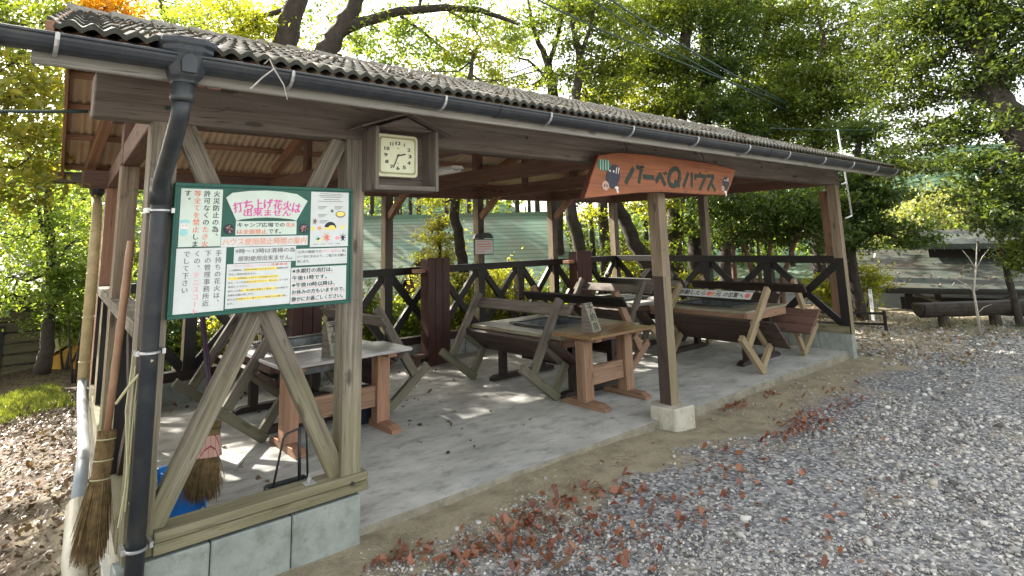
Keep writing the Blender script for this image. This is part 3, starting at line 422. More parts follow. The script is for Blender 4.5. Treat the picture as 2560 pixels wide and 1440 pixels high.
('leafy_shrub', 'leafy shrub behind the rear corner post of the railing', 'shrub', 'shrubs behind the railings', 'lf_mid', 0.075, 'bark_dark', [[(7.99, 4.76, -1.0, 0.03), (7.95, 4.8, 0.31, 0.02), (8.02, 4.73, 0.75, 0.01)], [(7.99, 4.76, -1.0, 0.025), (7.69, 5.07, 0.61, 0.01)], [(7.99, 4.76, -1.0, 0.025), (8.24, 4.48, 0.52, 0.01)]], [(7.97, 4.79, 0.79, 0.5, 0.32, 520), (7.63, 5.13, 0.43, 0.42, 0.28, 420), (8.27, 4.46, 0.45, 0.42, 0.28, 420), (7.95, 4.81, 0.16, 0.5, 0.25, 420)]),
('leafy_shrub', 'green shrub seen through the first railing bay beside the notice panel', 'shrub', 'shrubs behind the railings', 'lf_mid', 0.075, 'bark_dark', [[(3.92, 5.39, -1.0, 0.03), (3.93, 5.38, 0.21, 0.02), (3.98, 5.36, 0.57, 0.01)], [(3.92, 5.39, -1.0, 0.025), (3.66, 5.52, 0.47, 0.01)], [(3.92, 5.39, -1.0, 0.025), (4.22, 5.22, 0.37, 0.01)]], [(3.93, 5.38, 0.61, 0.5, 0.32, 520), (3.61, 5.55, 0.32, 0.42, 0.28, 420), (4.25, 5.2, 0.31, 0.42, 0.28, 420), (3.93, 5.38, 0.09, 0.5, 0.25, 420)]),
('leafy_shrub', 'light shrub behind the left railing seen under the notice board', 'shrub', 'shrubs behind the railings', 'lf_lime', 0.075, 'bark_dark', [[(2.18, 7.15, -1.0, 0.03), (2.26, 7.13, 0.06, 0.02), (2.3, 7.12, 0.42, 0.01)], [(2.18, 7.15, -1.0, 0.025), (1.97, 7.21, 0.33, 0.01)], [(2.18, 7.15, -1.0, 0.025), (2.56, 7.04, 0.21, 0.01)]], [(2.24, 7.13, 0.46, 0.5, 0.32, 520), (1.92, 7.22, 0.18, 0.42, 0.28, 420), (2.59, 7.03, 0.15, 0.42, 0.28, 420), (2.26, 7.13, -0.07, 0.5, 0.25, 420)]),
('leafy_shrub', 'dark shrub behind the left railing beside the downpipe', 'shrub', 'shrubs behind the railings', 'lf_dark', 0.075, 'bark_dark', [[(1.57, 7.3, -1.0, 0.03), (1.66, 7.28, 0.12, 0.02), (1.69, 7.27, 0.47, 0.01)], [(1.57, 7.3, -1.0, 0.025), (1.38, 7.34, 0.38, 0.01)], [(1.57, 7.3, -1.0, 0.025), (1.95, 7.21, 0.27, 0.01)]], [(1.64, 7.29, 0.51, 0.5, 0.32, 520), (1.34, 7.35, 0.24, 0.42, 0.28, 420), (1.98, 7.21, 0.21, 0.42, 0.28, 420), (1.67, 7.28, -0.0, 0.5, 0.25, 420)]),
('leafy_shrub', 'mid green shrub behind the railing between the crossed board braces', 'shrub', 'shrubs behind the railings', 'lf_mid', 0.075, 'bark_dark', [[(2.94, 6.91, -1.0, 0.03), (2.99, 6.89, 0.05, 0.02), (3.04, 6.87, 0.43, 0.01)], [(2.94, 6.91, -1.0, 0.025), (2.7, 6.99, 0.33, 0.01)], [(2.94, 6.91, -1.0, 0.025), (3.31, 6.77, 0.21, 0.01)]], [(2.98, 6.9, 0.46, 0.5, 0.32, 520), (2.65, 7.01, 0.17, 0.42, 0.28, 420), (3.34, 6.76, 0.15, 0.42, 0.28, 420), (3.0, 6.89, -0.08, 0.5, 0.25, 420)]),
('leafy_shrub', 'yellowish bush behind the side railing near the big posts', 'shrub', 'shrubs behind the railings', 'lf_lime', 0.075, 'bark_dark', [[(10.97, 4.18, -1.0, 0.03), (10.91, 4.28, -0.02, 0.02), (10.98, 4.18, 0.49, 0.01)], [(10.97, 4.18, -1.0, 0.025), (10.69, 4.61, 0.32, 0.01)], [(10.97, 4.18, -1.0, 0.025), (11.17, 3.88, 0.24, 0.01)]], [(10.94, 4.24, 0.53, 0.5, 0.32, 520), (10.63, 4.69, 0.11, 0.42, 0.28, 420), (11.19, 3.85, 0.15, 0.42, 0.28, 420), (10.91, 4.29, -0.18, 0.5, 0.25, 420)]),
('leafy_shrub', 'bright green bush beyond the right front post', 'shrub', 'shrubs behind the railings', 'lf_lime', 0.075, 'bark_dark', [[(12.84, 1.58, -1.0, 0.03), (12.8, 1.68, 0.39, 0.02), (12.84, 1.56, 0.87, 0.01)], [(12.84, 1.58, -1.0, 0.025), (12.68, 1.99, 0.71, 0.01)], [(12.84, 1.58, -1.0, 0.025), (12.94, 1.28, 0.63, 0.01)]], [(12.82, 1.63, 0.91, 0.5, 0.32, 520), (12.64, 2.08, 0.5, 0.42, 0.28, 420), (12.95, 1.26, 0.55, 0.42, 0.28, 420), (12.8, 1.69, 0.22, 0.5, 0.25, 420)]),
('leafy_shrub', 'leafy bush between rear trunks at railing height', 'shrub', 'shrubs behind the railings', 'lf_lime', 0.075, 'bark_dark', [[(9.87, 4.87, -1.0, 0.03), (9.83, 4.92, 0.46, 0.02), (9.91, 4.83, 0.96, 0.01)], [(9.87, 4.87, -1.0, 0.025), (9.58, 5.23, 0.8, 0.01)], [(9.87, 4.87, -1.0, 0.025), (10.12, 4.54, 0.7, 0.01)]], [(9.85, 4.89, 1.0, 0.5, 0.32, 520), (9.52, 5.3, 0.59, 0.42, 0.28, 420), (10.14, 4.51, 0.62, 0.42, 0.28, 420), (9.83, 4.92, 0.29, 0.5, 0.25, 420)]),
('leafy_shrub', 'green bush beside the timber cabin wall', 'shrub', 'shrubs behind the railings', 'lf_light', 0.075, 'bark_dark', [[(-0.29, 12.55, -0.7, 0.03), (-0.15, 12.54, 0.23, 0.02), (-0.13, 12.54, 0.7, 0.01)], [(-0.29, 12.55, -0.7, 0.025), (-0.49, 12.55, 0.57, 0.01)], [(-0.29, 12.55, -0.7, 0.025), (0.18, 12.52, 0.43, 0.01)]], [(-0.2, 12.54, 0.74, 0.5, 0.32, 520), (-0.53, 12.55, 0.38, 0.42, 0.28, 420), (0.22, 12.52, 0.35, 0.42, 0.28, 420), (-0.14, 12.54, 0.07, 0.5, 0.25, 420)]),
('leafy_shrub', 'leafy bush right of the slender forked tree', 'shrub', 'shrubs behind the railings', 'lf_light', 0.075, 'bark_dark', [[(0.56, 10.99, -0.7, 0.03), (0.68, 10.98, 0.27, 0.02), (0.71, 10.98, 0.71, 0.01)], [(0.56, 10.99, -0.7, 0.025), (0.35, 11.01, 0.6, 0.01)], [(0.56, 10.99, -0.7, 0.025), (1.01, 10.94, 0.46, 0.01)]], [(0.64, 10.98, 0.76, 0.5, 0.32, 520), (0.3, 11.01, 0.42, 0.42, 0.28, 420), (1.05, 10.94, 0.39, 0.42, 0.28, 420), (0.69, 10.98, 0.12, 0.5, 0.25, 420)]),
('leafy_shrub', 'pale green bush low behind the bamboo downpipe', 'shrub', 'shrubs behind the railings', 'lf_light', 0.075, 'bark_dark', [[(0.57, 9.48, -0.7, 0.03), (0.64, 9.48, 0.87, 0.02), (0.66, 9.47, 1.28, 0.01)], [(0.57, 9.48, -0.7, 0.025), (0.34, 9.51, 1.16, 0.01)], [(0.57, 9.48, -0.7, 0.025), (0.94, 9.44, 1.05, 0.01)]], [(0.6, 9.48, 1.31, 0.5, 0.32, 520), (0.29, 9.51, 1.0, 0.42, 0.28, 420), (0.97, 9.44, 0.98, 0.42, 0.28, 420), (0.65, 9.48, 0.74, 0.5, 0.25, 420)]),
('broadleaf_tree', 'dense unseen tree added to shade the leaf covered slope at left', 'tree', 'trees around the shelter', 'lf_mid', 0.11, 'bark_dark', [[(-3.0, 7.2, -0.6, 0.2), (-2.9, 7.2, 2.2, 0.16), (-3.0, 7.2, 4.0, 0.1)]], [(-3.0, 7.0, 5.2, 1.7, 0.9, 2200), (-2.0, 8.4, 6.0, 1.6, 0.8, 1900), (-4.3999999999999995, 8.6, 5.4, 1.8, 0.9, 2200), (-1.2999999999999998, 6.0, 6.4, 1.3, 0.7, 1500), (-0.3999999999999999, 4.9, 5.6, 1.1, 0.6, 1200), (-2.3999999999999995, 7.4, 7.4, 1.4, 0.7, 1500), (-3.5999999999999996, 5.6, 4.6, 1.3, 0.7, 1300), (-1.6999999999999997, 5.1, 3.8, 1.0, 0.5, 1500), (-2.3999999999999995, 6.2, 4.6, 1.0, 0.5, 1300)]),  # out of view, added so its crowns keep sun off the left ground
('broadleaf_tree', 'broad unseen tree added beyond the yellow maple to shade the left ground', 'tree', 'trees around the shelter', 'lf_mid', 0.11, 'bark_dark', [[(-3.5999999999999996, 4.6, -0.3, 0.2), (-3.4999999999999996, 4.6, 2.2, 0.16), (-3.5999999999999996, 4.6, 4.0, 0.1)]], [(-3.5999999999999996, 4.2, 4.2, 1.4, 0.7, 1500), (-4.6, 3.2, 4.2, 1.4, 0.7, 1500), (-2.9, 3.4, 3.6, 0.8, 0.4, 600)])]  # another unseen shade tree, added up-sun of the left side
MASS=[(-1.57, 22.98, 1.45, 1.53, 0.83, 0), (-2.1, 19.78, 2.98, 2.1, 1.13, 1), (-2.45, 23.25, 7.44, 1.84, 0.83, 2), (-1.42, 23.58, 1.23, 2.0, 0.91, 1), (-0.96, 23.71, 3.27, 1.87, 0.8, 0), (-0.3, 17.74, 1.51, 1.94, 0.92, 1), (-0.28, 19.11, 2.45, 1.71, 0.92, 2), (-0.4, 17.24, 3.69, 2.06, 1.0, 0), (-0.89, 21.0, 5.06, 1.84, 1.14, 1), (0.49, 22.06, 1.55, 1.94, 0.9, 1), (0.41, 19.65, 2.62, 1.87, 1.11, 0), (0.41, 22.31, 4.52, 1.87, 1.22, 2), (-0.23, 24.21, 8.15, 1.3, 1.01, 1), (0.03, 19.16, 8.95, 1.96, 0.88, 1), (0.71, 19.75, 0.97, 1.96, 0.87, 0), (0.84, 18.56, 2.37, 1.39, 1.23, 1), (1.49, 17.99, 0.9, 2.01, 1.04, 1), (2.21, 21.71, 2.77, 1.93, 1.0, 1), (1.87, 22.32, 3.84, 1.86, 0.8, 2), (1.93, 16.76, 1.26, 2.01, 0.97, 0), (2.37, 19.27, 2.23, 1.93, 1.27, 0), (2.58, 21.99, 3.65, 1.48, 1.24, 1), (2.58, 20.36, 5.56, 1.55, 1.05, 2), (2.35, 20.16, 10.06, 1.75, 1.05, 0), (3.85, 20.9, 1.22, 1.75, 1.05, 1), (3.12, 18.19, 2.2, 1.45, 1.3, 1), (4.11, 22.06, 4.5, 1.65, 0.93, 0), (2.41, 16.43, 4.57, 1.43, 1.14, 0), (3.99, 17.56, 1.28, 1.74, 1.03, 0), (4.66, 19.84, 2.88, 1.89, 0.93, 0), (3.52, 17.67, 4.27, 2.05, 0.98, 1), (2.93, 16.21, 5.35, 1.63, 1.1, 0), (4.36, 23.19, 8.32, 2.04, 0.85, 2), (4.16, 22.34, 10.2, 1.71, 0.85, 2), (6.13, 21.7, 1.18, 1.61, 1.27, 0), (5.86, 22.77, 2.77, 1.59, 0.83, 1), (4.42, 18.16, 4.42, 1.73, 1.02, 0), (4.73, 17.08, 5.8, 1.6, 1.28, 0), (4.84, 22.36, 11.3, 2.04, 1.14, 0), (5.92, 19.44, 0.64, 2.06, 0.84, 0), (5.87, 19.82, 2.6, 1.89, 1.16, 0), (5.61, 18.29, 4.06, 1.85, 1.19, 0), (5.55, 18.34, 6.2, 1.59, 1.27, 2), (6.24, 20.39, 7.69, 1.51, 0.96, 1), (6.3, 19.49, 10.62, 1.93, 1.04, 1), (7.72, 22.24, 1.06, 1.5, 0.97, 1), (7.83, 21.66, 2.06, 1.31, 1.3, 1), (7.18, 20.71, 3.95, 1.45, 0.99, 2), (5.38, 15.88, 5.63, 1.45, 1.22, 2), (5.23, 15.69, 7.52, 2.05, 1.21, 0), (9.05, 22.19, 1.42, 1.77, 0.9, 2), (7.75, 17.84, 2.28, 1.53, 1.17, 2), (9.57, 22.51, 5.2, 1.95, 1.13, 2), (8.15, 20.16, 6.44, 1.71, 0.83, 1), (6.78, 16.64, 6.85, 1.77, 0.92, 0), (9.37, 21.77, 11.72, 1.77, 1.09, 2), (7.91, 15.35, 1.1, 1.72, 1.17, 2), (8.59, 16.14, 2.59, 1.5, 0.84, 0), (8.47, 17.07, 4.59, 1.53, 0.93, 0), (10.51, 20.35, 5.65, 1.65, 0.83, 0), (8.78, 17.53, 9.61, 2.02, 1.03, 0), (12.02, 20.66, 1.56, 1.47, 1.13, 0), (11.75, 19.99, 3.26, 1.45, 1.01, 1), (11.11, 19.94, 4.27, 1.49, 1.13, 1), (11.87, 17.73, 1.43, 1.4, 0.98, 1), (10.53, 17.3, 2.04, 1.96, 0.8, 0), (12.16, 20.58, 4.75, 1.69, 1.01, 1), (12.33, 18.82, 6.8, 1.43, 1.06, 0), (12.81, 19.67, 11.71, 1.93, 1.0, 2), (9.94, 14.44, 0.83, 1.45, 1.28, 1), (12.4, 17.24, 1.72, 1.54, 0.81, 1), (11.5, 16.79, 4.37, 1.89, 0.99, 0), (11.1, 15.94, 5.71, 2.1, 0.88, 1), (13.23, 16.47, 1.52, 1.76, 1.29, 2), (14.03, 17.73, 2.45, 2.0, 0.8, 0), (15.31, 19.06, 3.8, 1.73, 0.82, 0), (13.36, 16.32, 6.72, 1.68, 1.27, 2), (15.26, 16.34, 1.38, 1.98, 0.91, 0), (14.43, 15.53, 2.88, 1.68, 1.23, 0), (15.39, 17.41, 3.48, 1.62, 1.21, 1), (11.79, 12.89, 5.86, 1.62, 1.0, 2), (15.0, 15.46, 0.5, 1.87, 1.01, 0), (14.35, 14.77, 1.73, 1.59, 0.95, 2), (13.63, 13.77, 4.02, 1.71, 1.11, 2), (15.35, 13.23, 1.55, 2.04, 1.03, 1), (15.26, 13.85, 1.72, 1.66, 0.85, 1), (14.97, 13.05, 4.05, 1.38, 1.24, 1), (17.81, 14.5, 0.73, 1.84, 0.81, 0), (16.51, 13.1, 2.29, 1.3, 0.81, 2), (16.27, 12.95, 4.49, 1.59, 1.14, 1), (18.85, 14.46, 7.19, 1.57, 1.04, 1), (18.09, 13.75, -0.06, 1.75, 1.1, 2), (16.2, 10.67, 1.38, 1.57, 1.04, 0), (19.18, 13.39, 4.52, 1.96, 1.07, 0), (20.44, 13.96, 7.11, 1.49, 1.22, 2), (19.34, 13.79, 11.55, 1.33, 0.86, 0), (15.05, 8.94, 0.74, 1.42, 1.22, 0), (18.89, 11.67, 2.58, 1.94, 1.01, 1), (17.9, 11.62, 4.22, 1.66, 1.16, 2), (18.84, 11.23, 5.95, 1.31, 1.08, 1), (15.36, 8.9, 6.82, 1.69, 0.85, 0), (15.87, 8.64, 1.27, 1.7, 1.27, 1), (17.25, 8.69, 2.22, 1.97, 1.06, 1), (21.54, 11.64, 4.61, 2.01, 0.86, 2), (20.14, 11.81, 6.35, 1.41, 1.11, 2), (17.07, 8.99, 6.74, 1.78, 1.04, 0), (22.25, 12.4, 12.25, 1.49, 0.88, 1), (21.2, 10.36, 1.24, 1.43, 0.98, 1), (21.72, 11.05, 2.02, 1.53, 1.07, 2), (18.43, 8.66, 3.22, 1.58, 1.03, 1), (16.94, 7.93, 5.74, 1.35, 0.84, 0), (20.43, 9.2, 8.47, 1.58, 1.09, 2), (19.78, 9.58, 10.86, 1.33, 1.18, 1), (17.66, 6.97, 1.38, 1.97, 1.15, 2), (19.8, 8.51, 2.41, 2.04, 0.94, 0), (21.98, 9.51, 3.79, 1.76, 0.86, 0), (17.62, 6.44, 4.67, 1.79, 1.08, 0), (16.62, 6.6, 8.71, 1.77, 1.26, 0), (19.98, 7.86, 0.04, 1.54, 1.04, 2), (17.11, 6.29, 2.54, 1.94, 0.99, 1), (21.81, 8.3, 3.71, 1.99, 1.0, 2), (21.57, 8.56, 5.62, 1.59, 1.01, 0), (23.36, 8.02, 7.64, 1.96, 1.27, 2), (17.48, 5.27, 1.34, 1.47, 1.01, 1), (20.42, 6.25, 1.96, 1.87, 0.81, 2), (22.66, 8.05, 3.96, 1.81, 0.87, 2), (23.5, 7.07, 5.14, 1.8, 1.19, 0), (20.01, 5.62, 7.63, 2.03, 0.83, 2), (21.72, 6.51, 0.73, 1.58, 1.13, 0), (23.81, 6.85, 1.58, 1.31, 1.14, 1), (24.24, 7.47, 3.27, 1.93, 0.84, 0), (19.99, 5.22, 4.3, 1.76, 1.04, 1), (20.56, 5.52, 6.41, 1.43, 1.25, 2), (18.76, 4.19, 8.2, 1.93, 1.3, 2), (19.56, 4.87, 0.12, 1.3, 1.28, 0), (24.95, 5.4, 0.95, 1.78, 1.02, 2), (23.73, 4.27, 0.6, 2.03, 1.09, 0), (24.27, 3.58, 0.34, 1.45, 0.84, 2), (23.35, 2.48, 1.17, 1.61, 0.89, 0), (21.0, 1.06, 0.64, 1.72, 1.22, 1), (25.5, 0.52, 1.02, 1.35, 1.18, 2), (19.48, -0.69, 0.95, 1.47, 1.13, 1), (24.93, -0.39, 0.34, 1.48, 1.24, 2)]
def ground_sheet():
    xs = np.concatenate([np.linspace(-60, -4, 24), np.arange(-3.6, 16, .16), np.linspace(16.5, 90, 44)])
    ys = np.concatenate([np.linspace(-40, -5.5, 20), np.arange(-5, 13, .16), np.linspace(13.5, 90, 44)])
    gx, gy = np.meshgrid(xs, ys); near = (np.abs(gx - 5) < 11) & (np.abs(gy - 3) < 9)
    gz = gh(gx, gy) + np.where(near, RNG.normal(0, .004, gx.shape), 0)
    V = np.stack([gx.ravel(), gy.ravel(), gz.ravel()], 1); nx = len(xs); ii, jj = np.meshgrid(np.arange(nx - 1), np.arange(len(ys) - 1)); a = (jj * nx + ii).ravel()
    o = npmesh('ground', V, np.stack([a, a + 1, a + nx + 1, a + nx], 1), 'ground', smooth=True); tag(o, kind='structure')
    # wide terrain out to the horizon
    m = MB(); m.add([(-900, -900, -9), (900, -900, -9), (900, 900, -9), (-900, 900, -9)], [(0, 1, 2, 3)]); tag(m.build('terrain', 'deadbrown'), kind='structure')
ground_sheet()
def hills():
    n = 60; V = []; F = []
    for k in range(n):
        a = R(-60 + 170 * k / (n - 1)); r = 230
        top = 20 + 9 * math.sin(a * 5.1 + .6) + 5 * math.sin(a * 13) + 3 * math.sin(a * 29)
        for q, (rr, z) in enumerate(((r - 120, -9), (r - 50, top * .55), (r, top), (r + 60, -9))): V.append((rr * math.sin(a), rr * math.cos(a), z))
    for k in range(n - 1):
        for q in range(3): F.append((k * 4 + q, k * 4 + q + 1, k * 4 + q + 5, k * 4 + q + 4))
    tag(npmesh('hills', V, F, 'hill', smooth=True), kind='structure')
hills()
# ------------------------------------------------------------------ concrete floor
m = MB()
fl = [(-.2, .06), (8.47, .06), (8.47, 4.2), (.13, 4.2)]
m.prism(fl, X, Y, (0, 0, -.22), (0, 0, .22), 0, 1); tag(m.build('floor', ['slab', 'slabedge'], bevel=.006), kind='structure')
# ------------------------------------------------------------------ the shelter
SH = thing('barbecue_shelter', 'open timber barbecue shelter with corrugated tile roof and dark cross-braced railings', 'shelter', (0, 0, 0))
W = .12; HB = 2.286; ZR = 1.288; ZS = .333; DB = 4.06
xl = lambda y: -.17 + .079 * y               # outer face of the left wall, which runs slightly inwards
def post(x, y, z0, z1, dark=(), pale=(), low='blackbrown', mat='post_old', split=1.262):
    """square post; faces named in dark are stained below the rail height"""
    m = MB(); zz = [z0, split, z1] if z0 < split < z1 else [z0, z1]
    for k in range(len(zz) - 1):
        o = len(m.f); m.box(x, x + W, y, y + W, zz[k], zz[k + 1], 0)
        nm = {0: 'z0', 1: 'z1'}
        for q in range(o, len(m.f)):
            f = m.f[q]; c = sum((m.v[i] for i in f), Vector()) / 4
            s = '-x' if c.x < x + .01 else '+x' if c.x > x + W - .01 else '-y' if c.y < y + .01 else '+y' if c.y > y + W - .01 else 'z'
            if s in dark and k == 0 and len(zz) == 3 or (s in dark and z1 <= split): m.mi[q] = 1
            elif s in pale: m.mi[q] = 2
    # remove the two faces where the pieces meet
    if len(zz) == 3:
        keep = [q for q, f in enumerate(m.f) if not all(abs(m.v[i].z - split) < 1e-5 for i in f)]
        m.f = [m.f[q] for q in keep]; m.mi = [m.mi[q] for q in keep]
    return m.build('post', [mat, low, 'post_old'], SH, bevel=0)
post(-.17, 0, .235, HB, mat='mossy', split=-9)
post(.885, 0, ZS, HB, mat='mossy', split=-9)
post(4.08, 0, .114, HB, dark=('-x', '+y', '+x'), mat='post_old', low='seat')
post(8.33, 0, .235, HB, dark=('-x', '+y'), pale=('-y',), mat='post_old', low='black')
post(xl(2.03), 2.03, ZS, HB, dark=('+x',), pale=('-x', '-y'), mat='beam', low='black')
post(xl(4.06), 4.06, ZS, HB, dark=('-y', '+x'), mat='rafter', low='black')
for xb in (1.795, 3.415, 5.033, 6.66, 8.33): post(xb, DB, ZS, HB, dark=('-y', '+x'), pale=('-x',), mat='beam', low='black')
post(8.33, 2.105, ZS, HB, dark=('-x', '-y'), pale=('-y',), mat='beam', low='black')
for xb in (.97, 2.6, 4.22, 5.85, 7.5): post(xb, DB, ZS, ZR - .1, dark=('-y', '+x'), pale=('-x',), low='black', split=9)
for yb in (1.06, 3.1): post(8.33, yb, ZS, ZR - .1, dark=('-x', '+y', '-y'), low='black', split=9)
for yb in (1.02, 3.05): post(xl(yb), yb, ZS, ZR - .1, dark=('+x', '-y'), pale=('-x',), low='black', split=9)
# rails and sills
def part(name, mat, fn, bevel=.004, smooth=False):
    m = MB(); fn(m); return m.build(name, mat, SH, bevel, smooth)
part('rail', 'black', lambda m: m.box(xl(4.06) + .01, 8.46, DB - .012, DB + .11, ZR - .1, ZR))
part('rail', 'black', lambda m: m.box(8.322, 8.442, .121, DB - .013, ZR - .1, ZR + .002))
part('rail', 'mossy', lambda m: m.beam((xl(.13) + .055, .13, ZR - .04), (xl(4.04) + .055, 4.04, ZR - .04), .135, .075))
part('sill', 'blackbrown', lambda m: m.box(xl(4.06), 8.46, DB - .006, DB + .12, ZS - .1, ZS))
part('sill', 'mossy', lambda m: m.box(8.325, 8.452, .02, DB - .007, ZS - .1, ZS + .001))
part('sill', 'mossy', lambda m: m.beam((xl(.0) + .058, .13, ZS - .05), (xl(4.05) + .058, 4.05, ZS - .05), .13, .1))
def fsill(m):
    m.box(-.048, 1.045, -.022, .125, ZS - .045, ZS); m.box(-.048, 1.045, -.018, .12, ZS - .1, ZS - .049)
part('sill', 'mossy', fsill)
def bolt(m): m.tube([(.72, .05, ZS), (.72, .05, ZS + .05)], .007, 6); m.box(.69, .75, .02, .08, ZS, ZS + .004); m.tube([(.72, .05, ZS + .015), (.72, .05, ZS + .028)], .014, 6)
part('anchor_bolt', 'steel', bolt, 0)
for bx_, bz_ in ((8.42, 2.36), (.945, .29), (4.14, 2.36), (-.11, 2.36), (2.4, 2.43), (6.2, 2.42), (7.1, 2.35)):
    m = MB(); m.tube([(bx_, -.001 - .02 * (bz_ < 1), bz_), (bx_, -.012 - .02 * (bz_ < 1), bz_)], .012, 6); m.build('bolt_head', 'darksteel', SH)
# block plinths under the sills
def blocks(m, x0, x1, y0, y1, z0, z1, n, ax):
    for k in range(n):
        a, b = k / n, (k + 1) / n
        if ax == 'x': m.box(x0 + (x1 - x0) * a + .003, x0 + (x1 - x0) * b - .003, y0, y1, z0, z1)
        else: m.box(x0, x1, y0 + (y1 - y0) * a + .003, y0 + (y1 - y0) * b - .003, z0, z1)
part('plinth', 'block', lambda m: blocks(m, -.2, 1.005, -.02, .1, -.35, ZS - .115, 3, 'x'), .006)
part('plinth', 'block', lambda m: blocks(m, 8.325, 8.455, .0, DB - .02, -.3, ZS - .102, 9, 'y'), .006)
part('plinth', 'block', lambda m: blocks(m, .15, 8.455, DB, DB + .12, -1.2, ZS - .102, 18, 'x'), .006)
def lpl(m):
    for k in range(9):
        y0 = .12 + k * .436; m.beam((xl(y0) + .06, y0, -.14), (xl(y0 + .43) + .06, y0 + .43, -.14), .12, .74)
part('plinth', 'footing', lpl, .006)
def foot(m): m.prism([(3.955, .146), (3.985, -.1), (4.25, -.135), (4.28, .2), (4.1, .24)], X, Y, (0, 0, -.25), (0, 0, .364))
part('footing', 'footing', foot, .012)
# X braces
def brace(p0, p1, mat='black', w=.075, t=.06, up=(0, 1, 0)): part('brace', mat, lambda m: m.beam(p0, p1, t, w, up))
xs = [xl(4.06), .97, 1.795, 2.6, 3.415, 4.22, 5.033, 5.85, 6.66, 7.5, 8.33]
def xpair(a, b, mat, flip=0):
    (ax, ay), (bx, by) = a, b; nv = Vector((by - ay, ax - bx, 0)).normalized()
    part('brace', mat, lambda m: m.beam((ax, ay, ZS + .02), (bx, by, ZR - .11), .055, .095, nv.cross(Vector((bx - ax, by - ay, .9))).normalized()))
    part('brace', mat, lambda m: m.beam((ax + nv.x * .004, ay + nv.y * .004, ZR - .11), (bx + nv.x * .004, by + nv.y * .004, ZS + .02), .057, .095, nv.cross(Vector((bx - ax, by - ay, -.9))).normalized()))
for a, b in zip(xs[:-1], xs[1:]): xpair((a + W, DB + .06), (b, DB + .06), 'black')
ysr = [W, 1.06, 2.105, 3.1, DB]
for k in range(4): xpair((8.39, ysr[k] + (W if k else 0)), (8.39, ysr[k + 1]), 'black')
ysl = [W, 1.02, 2.03, 3.05, DB]
for k in range(4):
    ya, yb = ysl[k] + (W if k else 0), ysl[k + 1]; xpair((xl(ya) + .06, ya), (xl(yb) + .06, yb), 'blackbrown')
# big X in the framed front panel, halved where they cross
part('brace', 'mossy', lambda m: m.beam((-.02, .055, HB), (.885, .055, ZS), .05, .1, (.9, 0, .42)))
part('brace', 'mossy', lambda m: m.beam((-.05, .06, ZS), (.86, .06, HB), .056, .1, (-.9, 0, .42)))
# beams and ties
part('beam', 'beam', lambda m: m.box(-.425, 8.5, .0, W, HB, 2.505), .006)
part('beam', 'brown', lambda m: m.box(-.06, 8.55, DB, DB + W, HB, 2.47), .006)
part('beam', 'brown', lambda m: m.beam((xl(.13) + .06, .13, 2.375), (xl(4.05) + .06, 4.05, 2.375), W, .17), .006)
part('beam', 'brown', lambda m: m.box(8.33, 8.45, .123, 4.05, HB + .002, 2.468), .006)
ZE = 2.53; SL = .3566; zroof = lambda y: ZE + (y + .55) * SL if y <= 2.03 else ZE + (4.61 - y) * SL
for xt in (1.855, 3.475, 5.093, 6.72):
    part('tie_beam', 'brown', lambda m: m.box(xt - .05, xt + .05, .122, DB - .002, 2.288, 2.44))
    for s in (0, 1):
        p0 = (xt, .06 if not s else 4.0, zroof(.06) - .2); p1 = (xt, 2.03, zroof(2.03) - .19)
        part('rafter', 'rafter', lambda m: m.beam(p0, p1, .09, .11))
    part('strut', 'brown', lambda m: m.box(xt - .045, xt + .045, 1.985, 2.075, 2.44, zroof(2.03) - .2))
    for yy in (1.1, 3.0): part('strut', 'brown', lambda m: m.box(xt - .035, xt + .035, yy - .04, yy + .04, 2.44, zroof(yy) - .24))
for xt in (-.03, 8.39):
    for s in (0, 1):
        p0 = (xt + (.04 if s and xt < 1 else 0), -.5 if not s else 4.5, zroof(-.5 if not s else 4.5) - .125); p1 = (xt + .06 * (xt < 1), 2.03, zroof(2.03) - .13)
        part('rafter', 'rafter', lambda m: m.beam(p0, p1, .09, .11))
    part('strut', 'brown', lambda m: m.box(xt + .06 * (xt < 1) - .05, xt + .06 * (xt < 1) + .05, 1.98, 2.08, 2.3, zroof(2.03) - .2))
# diagonal knee struts from the posts up to the beams inside
for x0, y0, x1, y1 in ((3.475, 3.5, 3.475, 4.05), (5.093, 3.5, 5.093, 4.05), (6.72, 3.5, 6.72, 4.05)):
    part('strut', 'rafter', lambda m: m.beam((x0, y1, 2.0), (x1, y0, 2.4), .07, .09))
part('strut', 'brown', lambda m: m.box(-.1, 8.4, 2.0, 2.07, 2.62, 2.7))
xL = lambda y: -.655 + .087 * (y + .55); XR = 9.08
# purlins
for y in (-.36, .25, .85, 1.45, 1.93, 2.15, 2.75, 3.25, 3.8, 4.45):
    part('purlin', 'rafter', lambda m: m.box(xL(y) + .02, XR - .02, y - .03, y + .03, zroof(y) - .085, zroof(y) - .035), .003)
part('ridge_beam', 'brown', lambda m: m.box(xL(2.03) + .05, XR - .05, 1.98, 2.08, zroof(2.03) - .2, zroof(2.03) - .09))
# barge boards at both gable ends
for s, yb, zo in ((0, -.54, -.06), (1, 4.6, -.06)):
    part('barge_board', 'rafter', lambda m: m.beam((xL(yb) + .012, yb, zroof(yb) + zo), (xL(2.03) + .012, 2.03 + (-.001 if not s else .001), zroof(2.03) + zo), .03, .15))
    part('barge_board', 'rafter', lambda m: m.beam((XR - .015, yb, zroof(yb) + zo), (XR - .015, 2.03 + (-.001 if not s else .001), zroof(2.03) + zo), .03, .15))
part('fascia', 'fascia', lambda m: m.box(-.69, 9.0, -.525, -.495, 2.375, 2.49))
part('fascia', 'fascia', lambda m: m.box(-.25, 9.0, 4.555, 4.585, 2.38, 2.49))
